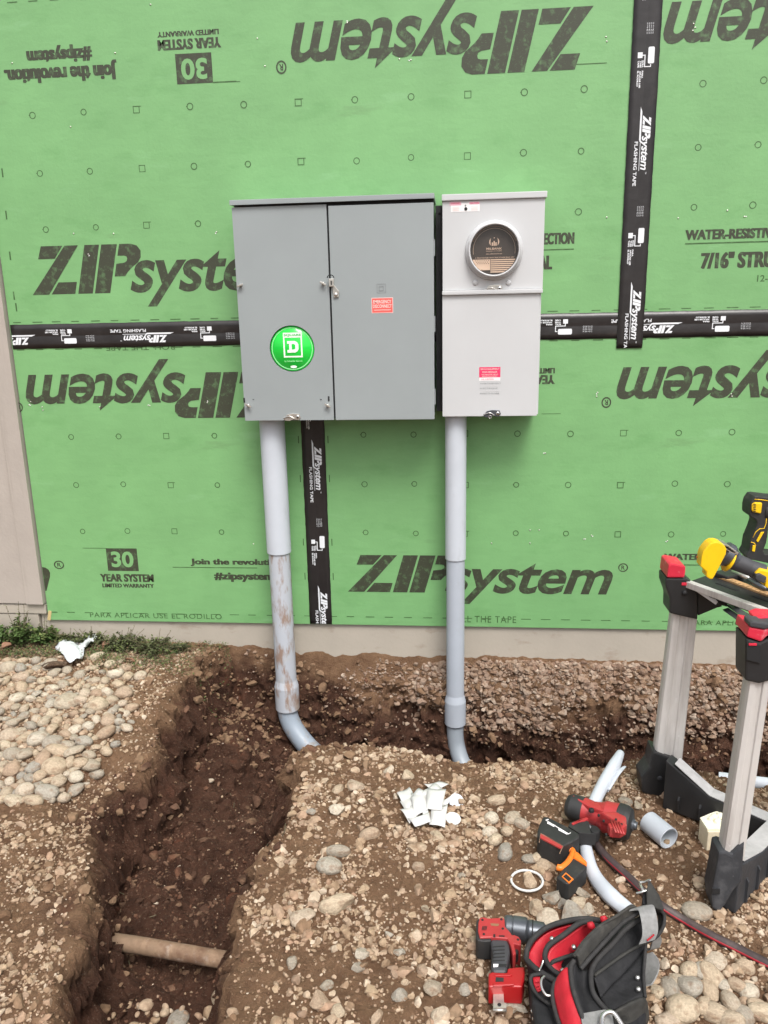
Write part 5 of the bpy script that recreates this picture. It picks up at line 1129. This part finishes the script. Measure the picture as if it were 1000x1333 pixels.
curl('lower_length', gpts([(758, 1088), (762, 1110), (768, 1135), (778, 1155), (795, 1175), (812, 1190), (828, 1204)], .016), [.015, .015, .016, .018, .020, .019, .017], R(-10), R(190), M['pvc_l'])
z_ = gp(857, 1085).z; a_, c_ = G(844, 1068, z_ + .034), G(871, 1092, z_ + .030); a_.z = c_.z = z_ + .031
b = MB(); ax_ = (c_ - a_).normalized(); b.lathe(a_, c_ , [(0, .027), (.02, .030), (1, .030), (1, .0262), (.05, .0262)], M['pvc_l'], 32, cap=False)
tag(b.build('pipe_coupling'), 'short open grey pipe coupling lying right of the impact driver', 'pipe scrap')
def ring_thing(px, py, rx, tube, label, m, n=26, flat=1., wob=.0, cat='ring'):
    c = gp(px, py); r = rx / CAM_F * (c - CAM_P).length; pts = []
    for k in range(n):
        a = 2 * PI * k / n; rr = r * (1 + wob * math.sin(2 * a + 1)); x, y = c.x + rr * math.cos(a), c.y + rr * math.sin(a) ; pts.append(Vector((x, y, max(gz(x, y), c.z - .004) + tube * flat + .003)))
    zs = [p.z for p in pts]; zm = sorted(zs)[int(len(zs) * .8)]
    for p in pts: p.z = .2 * p.z + .8 * zm
    b = MB(); b.tube(pts, tube, m, 8, closed=True, flat=flat); return tag(b.build('plastic_ring'), label, cat)
ring_thing(686, 1150, 17.5, .0033, 'thin white plastic ring lying on the gravel left of the tape measure', M['paper'], wob=.05)
co_ = empty('washer_coil', gp(748, 998), 'small flat coil of grey plastic at the edge of the trench', 'plastic scrap')
c = gp(748, 998)
for k, (r, h) in enumerate(((.022, .004), (.015, .008), (.009, .010))):
    b = MB(); b.tube([c + Vector((r * math.cos(a) + .002 * k, r * math.sin(a), h + .006)) for a in [2 * PI * q / 20 for q in range(20)]], .0036, M['pvc_l'], 8, closed=True, flat=.6); b.build('turn', co_)
# pipe lying in the trench at the right, old pipe across the pit
YP = -.66
b = MB(); p0_, p1_ = W(936, 1013, YP), W(1003, 1021, YP - .05); p1_ = p0_ + (p1_ - p0_) * 3; b.lathe(p0_, p1_, [(0, .016), (0, .0205), (1, .0205), (1, .016)], M['pvc_l'], 24, cap=True); b.lathe(p0_ + (p0_ - p1_).normalized() * .0006, p0_ + (p0_ - p1_).normalized() * .0003, [(0, .015), (1, .015)], M['gap_black'], 20)
tag(b.build('trench_pipe'), 'pale grey pipe lying in the trench behind the workbench legs', 'pipe')
def HZ(px, py, up=.0): return gp(px, py)
a_, c_ = G(118, 1222, -.335), G(296, 1250, -.335); b = MB(); b.tube(spl([a_ + (a_ - c_) * .40, a_, a_.lerp(c_, .35) + UP * .003, a_.lerp(c_, .7) + UP * .001, c_, c_ + (c_ - a_) * .12], 6), .0215, M['old_pipe'], 18)
tag(b.build('old_pipe'), 'dirty old pale pipe crossing the pit near its front end', 'pipe')
# cream block with a ragged top
z_ = gp(930, 1095).z; o = empty('foam_block', gp(930, 1098), 'cream coloured block with a ragged top beside the front workbench leg', 'block')
b = MB(); bp_ = gpl([(911, 1067), (922, 1083), (943, 1083), (948, 1064), (930, 1056)], z_ + .058)
b.prism(bp_, -UP * .062, M['foam'], .002); b.build('body', o)
b = MB(); tp = gpl([(911, 1066), (921, 1081), (942, 1081), (949, 1074), (944, 1062), (938, 1057), (930, 1058), (925, 1060)], z_ + .0585); b.prism(tp, UP * .004, M['foam_top'], .001)
for px, py, r in ((938, 1062, .012), (930, 1063, .010), (941, 1070, .009), (934, 1069, .010), (925, 1066, .007)): p = G(px, py, z_ + .066); b.lathe(p - UP * .006, p + UP * .008, [(0, r), (.6, r * .9), (1, r * .4)], M['foam_top'], 9)
b.build('ragged_top', o)
# ---- hose
hp = [(772, 1092), (778, 1105), (792, 1122), (815, 1143), (838, 1165), (862, 1184), (890, 1202), (925, 1222), (965, 1242), (1005, 1262), (1045, 1280)]
o = empty('air_hose', gp(860, 1183), 'dusty dark hose with a red stripe running from the impact driver to the right edge', 'hose')
hpts = spl([gp(*q) + UP * .0085 for q in hp], 6)
b = MB(); b.tube(hpts, .0110, M['hose'], 12); b.build('hose_body', o)
b = MB(); off = Vector((-.5, -.75, .25))* 1.0; off = off.normalized() * .0084; b.tube([p + off for p in hpts], .0034, M['hose_red'], 8); b.build('red_stripe', o)
# ---- scraps of white paper and two round knock-outs
def scrap(pts, up, label, m=M['paper'], fold=0):
    c = gp(sum(p[0] for p in pts) / len(pts), sum(p[1] for p in pts) / len(pts)); Z = c.z + up
    P_ = gpl([(p[0], p[1]) for p in pts], Z); rows = []
    n = 7; cz = [random.uniform(-.002, .006) for _ in range(4)]; P_ = [p + UP * z for p, z in zip(P_, cz)]; ph = random.uniform(0, 6)
    for i in range(n + 1):
        u = i / n; a_, b_ = P_[0].lerp(P_[3], u), P_[1].lerp(P_[2], u)
        bow = .006 * math.sin(PI * u) + (fold or 0) * u * u
        rows.append([a_.lerp(b_, v) + UP * (bow + .0035 * math.sin(5 * v + ph) * math.sin(4 * u + ph)) for v in (0, .25, .5, .75, 1)])
    b = MB(); b.patch(rows, .0007, m); k = MB()
    o = b.build('paper_scrap'); return tag(o, label, 'paper scrap', 'white paper scraps on the mound')
SCR = [((516, 1035), (530, 1027), (538, 1044), (524, 1050)), ((521, 1044), (535, 1035), (545, 1052), (531, 1063)), ((545, 1030), (562, 1040), (548, 1056), (534, 1046)), ((536, 1040), (550, 1033), (558, 1052), (540, 1060)), ((560, 1029), (580, 1031), (575, 1052), (558, 1050)), ((566, 1052), (583, 1053), (580, 1076), (563, 1073)),
       ((549, 1054), (556, 1051), (558, 1068), (553, 1070)), ((533, 1068), (556, 1063), (558, 1070), (541, 1076)), ((521, 1056), (531, 1050), (542, 1060), (531, 1068)), ((550, 1034), (565, 1022), (575, 1028), (560, 1044)), ((572, 1045), (590, 1040), (596, 1035), (582, 1054)), ((556, 1022), (572, 1018), (583, 1022), (566, 1030))]
SCR = [[(px + (553 - px) * .10 + (px - sum(p[0] for p in q) / 4) * .30, py + (1048 - py) * .06 + (py - sum(p[1] for p in q) / 4) * .30) for px, py in q] for q in SCR]
for k, q in enumerate(SCR): scrap(q, .010 + .0035 * (k % 5), 'torn white paper label in the heap of scraps on the mound', fold=random.uniform(-.004, .012))
def knock(px, py, rx, label, tilt=0):
    c = gp(px, py) + UP * .010; r = rx / CAM_F * (c - CAM_P).length; ax_ = Vector((.15, -.25 - tilt, 1)).normalized(); b = MB(); b.lathe(c, c + ax_ * .0025, [(0, r), (1, r)], M['pvc_l'] if tilt else M['paper'], 24, smooth=False); return tag(b.build('round_disc'), label, 'disc')
knock(590, 1070, 9.2, 'round grey white disc lying flat right of the paper heap'); knock(594, 1047, 9, 'round pale disc tilted at the upper right of the paper heap', .5)
# ---- white plastic bag by the weeds
rows = []
bgp = [[(72, 850), (82, 846), (92, 842), (104, 838), (118, 836), (133, 834)], [(77, 853), (85, 850), (94, 846), (105, 843), (118, 841), (131, 838)], [(82, 859), (90, 856), (98, 852), (107, 848), (116, 845), (126, 842)], [(88, 866), (95, 862), (102, 858), (108, 854), (112, 850), (120, 846)], [(93, 872), (99, 870), (105, 866), (109, 861), (111, 856), (114, 850)]]
for i, r_ in enumerate(bgp): rows.append([gp(*q) + UP * (.022 + .016 * ((i * 3 + j * 2) % 3) / 2 + random.uniform(-.004, .008)) for j, q in enumerate(r_)])
fine = []
for r_ in rows: fine.append(spl(r_, 4))
fine2 = [list(c_) for c_ in zip(*[spl(list(c__), 4) for c__ in zip(*fine)])]
fine2 = [[p + UP * random.uniform(-.005, .005) + Vector((random.uniform(-.003, .003), random.uniform(-.003, .003), 0)) for p in r_] for r_ in fine2]
b = MB(); b.patch(fine2, .0012, M['bag_white']); tag(b.build('plastic_bag'), 'crumpled white plastic bag lying between the weeds and the cobbles', 'bag')

# ================================================================== TOOL BAG
def cb(x, y): return 670 + .2 * x, 1130 + .2 * y
zb_ = gp(770, 1300).z
tb = empty('tool_bag', (gp(770, 1290).x, gp(770, 1290).y, zb_), 'open black and red tool bag with grey straps lying on the ground', 'tool bag')
def q3(x, y, h): px, py = cb(x, y); return G(px, py, zb_ + h)
def line(L, n=6): return spl([q3(*p) for p in L], n)
def loft(name, A_, B_, m, th=.004, n=9, bulge=.0, par=None):
    """sheet between two curves"""
    ka, kb = spl([q3(*p) for p in A_], 8), spl([q3(*p) for p in B_], 8)
    def rs(L, k): return [L[int(round(i * (len(L) - 1) / k))] for i in range(k + 1)]
    a_, c_ = rs(ka, 20), rs(kb, 20); rows = [[x.lerp(y_, v / n) + UP * (bulge * math.sin(PI * v / n) + .0055 * math.sin(PI * v / n) * wrinkle.noise(x.lerp(y_, v / n) * 28)) for x, y_ in zip(a_, c_)] for v in range(n + 1)]
    b = MB(); b.patch(rows, th, m); return b.build(name, par or tb)
def edge(L, r, m=None, name='binding', par=None): b = MB(); b.tube(line(L, 7), r, m or M['piping'], 10); return b.build(name, par or tb)
# solid lower body
b = MB(); b.prism([q3(*p) for p in ((90, 560, .07), (150, 440, .07), (330, 350, .07), (520, 345, .07), (700, 320, .07), (850, 300, .07), (855, 560, .07), (850, 850, .07), (862, 960, .07), (840, 1080, .07), (760, 1180, .07), (300, 1160, .07), (140, 1060, .07), (110, 860, .07), (95, 700, .07))], -UP * .062, M['bag_black'], .012, 3); b.build('bag_body', tb)
RIM1 = [(75, 590, .085), (85, 520, .10), (130, 450, .115), (215, 385, .125), (350, 342, .13), (480, 330, .13), (560, 345, .125)]
RIM2 = [(215, 625, .10), (197, 570, .115), (225, 500, .13), (320, 435, .14), (420, 360, .145), (505, 345, .14)]
loft('red_lining', [(80, 600, .074), (110, 530, .074), (170, 470, .074), (250, 420, .074), (390, 380, .074), (510, 350, .074)], [(75, 590, .085), (85, 520, .10), (130, 450, .115), (215, 385, .125), (350, 342, .13), (500, 334, .13)], M['bag_red'])
loft('red_lining', [(85, 600, .08), (100, 545, .09), (150, 470, .10), (235, 410, .11), (370, 370, .115), (480, 350, .12)], [(160, 665, .082), (180, 600, .082), (205, 540, .084), (300, 470, .088), (400, 400, .09), (470, 365, .095)], M['bag_red'])
loft('red_lining', [(225, 640, .094), (215, 580, .105), (240, 520, .115), (330, 455, .12), (430, 385, .125), (500, 350, .13)], [(330, 700, .086), (300, 640, .086), (330, 585, .088), (410, 520, .09), (470, 450, .095), (520, 380, .10)], M['bag_red'])
edge(RIM1, 0.0058, name='left_rim'); edge(RIM2, 0.0054, name='middle_rim'); edge([(75, 590, .085), (110, 630, .088), (165, 675, .092), (240, 720, .095), (290, 750, .098)], 0.0058, name='front_rim')
edge([(215, 625, .10), (250, 665, .10), (300, 700, .10), (330, 730, .10)], 0.0048, name='divider_rim')
edge([(235, 640, .092), (250, 610, .10), (330, 580, .105), (400, 560, .11)], 0.0041, name='divider_rim')
loft('left_pocket', [(75, 600, .082), (110, 640, .084), (165, 685, .088), (240, 730, .090), (285, 765, .09)], [(105, 720, .03), (110, 800, .03), (115, 860, .03), (130, 960, .03), (150, 1060, .03)], M['bag_black'])
loft('side_pocket', [(105, 700, .082), (125, 790, .078), (170, 850, .076), (235, 895, .075), (270, 960, .074), (300, 1060, .074)], [(100, 750, .01), (110, 840, .01), (115, 900, .01), (130, 980, .01), (150, 1060, .01), (200, 1120, .01)], M['bag_black'], .004, 9, .012)
edge([(170, 690, .092), (115, 700, .088), (105, 740, .085), (130, 800, .082), (175, 850, .08), (240, 893, .08)], 0.0037, name='side_pocket_rim')
loft('red_lining', [(120, 715, .080), (130, 770, .077), (150, 810, .075)], [(165, 705, .083), (165, 760, .079), (170, 800, .076)], M['bag_red'])
# red band of the front pocket
loft('red_band', [(350, 650, .135), (365, 740, .13), (380, 810, .125), (410, 920, .12), (450, 1040, .11), (480, 1120, .10)], [(262, 750, .105), (252, 800, .10), (260, 860, .095), (280, 950, .09), (310, 1040, .085), (340, 1120, .08)], M['bag_red'], .004, 9, .010)
edge([(262, 745, .107), (246, 800, .103), (250, 870, .097), (272, 960, .092), (305, 1050, .087), (340, 1130, .08)], 0.0042, name='band_binding'); edge([(262, 745, .107), (300, 700, .12), (352, 640, .137), (385, 605, .145)], 0.0041, name='band_binding')
edge([(388, 600, .146), (365, 650, .140), (372, 740, .135), (392, 830, .13), (430, 940, .122), (480, 1060, .11)], 0.0048, name='band_binding')
# centre pocket, back panel, its bindings and flap
loft('centre_pocket', [(388, 610, .14), (378, 690, .135), (395, 800, .13), (440, 940, .12), (490, 1060, .11)], [(505, 650, .13), (500, 720, .125), (520, 820, .118), (600, 940, .11), (640, 1040, .10)], M['bag_black'], .004, 8, -.015)
loft('back_panel', [(505, 680, .10), (540, 600, .105), (640, 480, .115), (760, 370, .125), (840, 310, .13)], [(560, 850, .078), (640, 760, .080), (720, 680, .082), (790, 600, .085), (848, 520, .09)], M['bag_black'])
loft('inner_floor', [(560, 850, .079), (640, 760, .081), (720, 680, .083), (790, 600, .086), (848, 520, .091)], [(620, 940, .078), (690, 905, .078), (760, 870, .078), (810, 850, .08), (850, 840, .082)], M['bag_black'])
loft('flap', [(385, 575, .155), (450, 480, .165), (560, 375, .175), (660, 315, .18), (745, 255, .185)], [(425, 655, .135), (480, 590, .14), (590, 470, .15), (700, 360, .155), (815, 285, .165)], M['bag_dark'], .006, 9, .012)
edge([(385, 575, .157), (450, 480, .168), (560, 375, .178), (660, 315, .183), (745, 255, .188)], 0.0034, M['bag_dark'], 'flap_fold')
edge([(430, 655, .14), (490, 585, .148), (600, 465, .158), (705, 355, .162), (820, 285, .17)], 0.0044, name='panel_binding')
edge([(620, 950, .112), (540, 860, .118), (505, 790, .124), (497, 700, .13), (510, 640, .133), (560, 570, .137), (650, 480, .142), (720, 400, .148), (835, 315, .155)], 0.0051, name='panel_binding')
edge([(520, 700, .104), (600, 640, .106), (700, 570, .11), (800, 510, .115), (890, 470, .12)], 0.0031, M['bag_dark'], 'panel_seam')
edge([(835, 300, .165), (855, 420, .13), (850, 560, .105), (840, 700, .09), (850, 840, .085)], 0.0034, name='panel_binding')
loft('end_panel', [(640, 945, .10), (700, 905, .105), (760, 870, .105), (820, 845, .10), (850, 855, .095)], [(620, 1080, .03), (690, 1120, .03), (760, 1120, .03), (830, 1060, .03), (870, 980, .03)], M['bag_dark'], .005, 9, .010)
edge([(700, 640, .1), (720, 630, .1)], 0.0003, M['bag_black'], 'stitch')
# grey strap over the top corner with its loop, hanging strap end, hooks
def strap(name, L, wv, m=M['webbing']): b = MB(); b.ribbon(line(L, 6), Vector(wv), .003, m); return b.build(name, tb)
strap('webbing_strap', [(790, 262, .185), (850, 258, .193), (868, 300, .19), (880, 370, .175), (880, 430, .16), (860, 480, .145)], (.016, .003, .004))
loft('strap_loop', [(880, 270, .185), (930, 265, .18), (965, 300, .165), (965, 370, .15), (930, 430, .135), (885, 470, .13)], [(880, 290, .14), (910, 290, .135), (935, 315, .125), (935, 365, .115), (910, 410, .105), (880, 450, .10)], M['bag_black'], .004, 5)
edge([(880, 268, .187), (935, 268, .182), (972, 305, .167), (970, 372, .152), (935, 435, .137), (885, 472, .132)], 0.0037, name='loop_binding')
strap('strap_end', [(905, 430, .10), (925, 470, .075), (910, 520, .05), (885, 525, .04)], (.011, .004, .0))
strap('webbing_strap', [(850, 560, .07), (890, 610, .062), (893, 670, .055), (870, 730, .05), (845, 770, .05)], (.013, -.004, .010))
strap('webbing_strap', [(440, 1012, .118), (520, 998, .125), (600, 985, .122), (640, 1000, .115)], (.0, .018, .002))
b = MB(); b.prism([q3(*p) for p in ((868, 82, .225), (885, 85, .225), (945, 180, .215), (972, 262, .20), (955, 275, .195), (860, 238, .195), (858, 160, .21))], Vector((.002, .006, -.012)), M['bag_dark'], .002); b.build('clip_flap', tb)
b = MB(); b.prism([q3(*p) for p in ((835, 150, .20), (862, 150, .20), (865, 240, .185), (832, 235, .185))], Vector((0, .004, -.05)), M['bag_black'], .003); b.build('clip_base', tb)
b = MB(); b.tube(line([(812, 92, .215), (845, 90, .218), (875, 78, .226), (885, 85, .226)], 4), .0026, M['chrome'], 8); b.tube(line([(815, 100, .21), (828, 130, .21), (838, 150, .208), (820, 158, .205), (792, 165, .20)], 4), .0028, M['chrome'], 8); b.tube(line([(860, 145, .21), (838, 152, .208)], 3), .0028, M['chrome'], 8); b.build('wire_hook', tb)
def dring(name, L, r=.0028): b = MB(); b.tube(line(L, 6), r, M['chrome'], 8); return b.build(name, tb)
dring('d_ring', [(195, 705, .112), (175, 730, .112), (178, 780, .108), (205, 825, .104), (232, 830, .103)]); dring('d_ring', [(160, 670, .10), (178, 630, .103), (186, 600, .108)], .002)
dring('carabiner', [(580, 1060, .135), (568, 985, .14), (590, 945, .143), (640, 940, .142), (690, 1005, .136), (720, 1070, .13)], .0042); dring('carabiner', [(110, 925, .05), (128, 960, .05), (125, 985, .05), (180, 1020, .05)], .0028)
for px_, py_, h in ((243, 462, .118), (385, 515, .115), (312, 668, .10), (800, 715, .088), (805, 790, .088)): b = MB(); p = q3(px_, py_, h); b.lathe(p, p + Vector((-.001, -.003, .004)), [(0, .0055), (.6, .005), (1, .002)], M['chrome'], 12); b.build('rivet', tb)
for (px_, py_, h) in ((490, 360, .155), (575, 320, .15)): b = MB(); b.tube([q3(px_ + 20, py_ + 40, h - .03), q3(px_ + 5, py_ + 12, h), q3(px_, py_ - 8, h + .005)], [.007, .008, .0055], M['bag_red'], 10); b.build('tool_handle', tb)
b = MB(); b.prism([q3(*p) for p in ((858, 470, .150), (905, 430, .162), (910, 440, .162), (866, 478, .15))], Vector((0, -.001, .002)), M['bag_red'], .0003); b.build('strap_mark', tb)

# ================================================================== WEEDS AND DEAD LEAVES
M['leaf'] = mat('weed_leaf', (.075, .125, .035), .6, var=.4, vscale=40, spec=.3); M['leaf_dull'] = mat('dull_weed_leaf', (.085, .095, .045), .7, var=.4, vscale=40, spec=.2)
M['leaf_pale'] = mat('pale_weed_leaf', (.14, .17, .06), .65, var=.35, vscale=40, spec=.2); M['stem'] = mat('weed_stem', (.13, .105, .06), .8, var=.2); M['dead'] = mat('dead_leaf', (.23, .12, .07), .75, var=.35, vscale=30)
def leafquad(b, p, d, up, ln, wd, m, curl_=.15):
    d = d.normalized(); s_ = d.cross(up)
    if s_.length < 1e-3: s_ = Vector((1, 0, 0))
    s_.normalize(); u = s_.cross(d)
    v = [p, p + d * ln * .3 + s_ * wd * .5 + u * ln * curl_ * .5, p + d * ln * .72 + s_ * wd * .42 + u * ln * curl_ * .3, p + d * ln - u * ln * curl_ * .2, p + d * ln * .72 - s_ * wd * .42 + u * ln * curl_ * .3, p + d * ln * .3 - s_ * wd * .5 + u * ln * curl_ * .5, p + d * ln * .5]
    b.add(v, [(0, 1, 6), (1, 2, 6), (2, 3, 6), (3, 4, 6), (4, 5, 6), (5, 0, 6)], m)
def weed(px, py, h, spread, n, label, m='leaf', ln=.016, lay=0., hz=None):
    c = gp(px, py); o = empty('weed', c, label, 'weed', None); st = MB(); lf = MB()
    for k in range(n):
        a = random.uniform(0, 6.28); rr = spread * math.sqrt(random.random()); tip = c + Vector((rr * math.cos(a), min(rr * math.sin(a), .0 - c.y - .008) * .8, h * random.uniform(.45, 1) * (1 - .5 * rr / spread)))
        if lay: tip += Vector((random.uniform(-.02, lay), 0, 0))
        mid = c.lerp(tip, .5) + Vector((random.uniform(-.01, .01), random.uniform(-.01, .006), .008)); P_ = spl([c + Vector((random.uniform(-.3, .3) * spread, random.uniform(-.2, .1) * spread, -.004)), mid, tip], 4); st.tube(P_, .0013, M['stem'], 5)
        for q in P_[2:]:
            for _ in range(3): leafquad(lf, q + Vector((random.uniform(-.004, .004),) * 3), Vector((random.uniform(-1, 1), random.uniform(-1, .4), random.uniform(-.3, .8))), UP, ln * random.uniform(.6, 1.25), ln * random.uniform(.5, .75), M[m] if random.random() < .75 else M['leaf_pale'])
    for k in range(max(4, n // 6)):
        a = random.uniform(-1, 1); P_ = spl([c + Vector((random.uniform(-.8, .8) * spread, -.004, -.003)), c + Vector((a * spread * .8, -.01, h * .6)), c + Vector((a * spread * 1.4, -.012, h * random.uniform(.8, 1.35)))], 5); st.tube(P_, .0009, M['stem'], 5)
        for q in P_[6:]: leafquad(lf, q, Vector((random.uniform(-1, 1), random.uniform(-1, .2), .4)), UP, ln * .5, ln * .35, M['leaf_pale'])
    st.build('stem', o); lf.build('leaves', o); return o
weed(30, 840, .165, .06, 42, 'tall bright green weed with small leaves, in front of the short base board', 'leaf', .017); weed(62, 838, .10, .065, 42, 'bright green clover like weed right of the tall weed', 'leaf', .020); weed(-2, 840, .14, .06, 34, 'green weed cut by the left edge of the photo', 'leaf', .018)
weed(122, 840, .075, .06, 36, 'low dull green weed behind the white plastic bag', 'leaf_dull', .013); weed(160, 846, .09, .085, 60, 'dull trailing weed right of the white plastic bag', 'leaf_dull', .013, .03); weed(200, 852, .09, .09, 60, 'dull spreading weed with thin stems at the far corner of the pit', 'leaf_dull', .012, .04); weed(232, 850, .06, .045, 20, 'small sparse weed nearest the left conduit', 'leaf_dull', .011, .03); weed(92, 840, .07, .06, 34, 'low dull weed above the white plastic bag', 'leaf_dull', .013)
# ground cover: low mossy leaves, uncountable
A = pick(22000, -1.4, -.40, -.34, -.012, lambda x, y, s, wl, h: (sstep(-.34 + .10 * (x < -.9), -.12, y) * sstep(.14, .02, s) * (.15 + .85 * sstep(.35, .6, fbm(x, y, .09, 15, 3)))))
b = MB()
for p in A: leafquad(b, Vector(p) + UP * random.uniform(.0, .026), Vector((random.uniform(-1, 1), random.uniform(-1, 1), random.uniform(-.2, .6))), UP, random.uniform(.005, .011), random.uniform(.003, .006), M[random.choice(('leaf_dull', 'leaf_dull', 'leaf', 'leaf_pale', 'dead', 'stem'))])
o = b.build('ground_cover'); o['kind'] = 'stuff'
for k, (px, py, s_, lb) in enumerate(((80, 833, .040, 'curled brown dead leaf above the white plastic bag'), (140, 846, .030, 'reddish brown dead leaf right of the white plastic bag'), (152, 838, .026, 'small brown dead leaf under the base board, among dull weeds'), (170, 866, .028, 'pale brown dead leaf near the round white stone'), (42, 838, .028, 'reddish dead leaf between the two bright weeds'), (10, 848, .035, 'dark brown dead leaf at the left edge, under the weed'))):
    c = gp(px, py) + UP * .02; rows = []
    a = random.uniform(0, 3.1); d_, s2 = Vector((math.cos(a), math.sin(a) * .6, .2)), Vector((-math.sin(a), math.cos(a) * .6, .25))
    for i in range(7):
        u = i / 6; wd = math.sin(PI * (.06 + .88 * u)) * .5
        rows.append([c + d_ * s_ * (u - .5) * 1.5 + s2 * s_ * v * wd + UP * (s_ * (.35 * v * v * (1 if k % 2 else -1) + .15 * math.sin(4 * u)) + random.uniform(-.001, .001)) for v in (-1, -.5, 0, .5, 1)])
    b = MB(); b.patch(rows, .0008, M['dead']); tag(b.build('dead_leaf'), lb, 'leaf')
# thin roots torn out of the pit walls
for k, L in enumerate((((150, 1160), (165, 1170), (178, 1160), (190, 1150)), ((168, 1255), (175, 1275), (182, 1290), (190, 1310)), ((300, 1035), (305, 1048), (303, 1062)), ((180, 1196), (192, 1198), (204, 1194)), ((345, 1110), (355, 1098), (368, 1090), (372, 1078)), ((208, 1062), (216, 1072), (224, 1084)))):
    pts = [gp(*q) + UP * random.uniform(.004, .018) for q in L]; b = MB(); b.tube(spl(pts, 5), .0014, M['stem'], 6)
    tag(b.build('root'), 'thin pale root sticking out of the dug earth', 'root', 'thin roots in the dug earth')
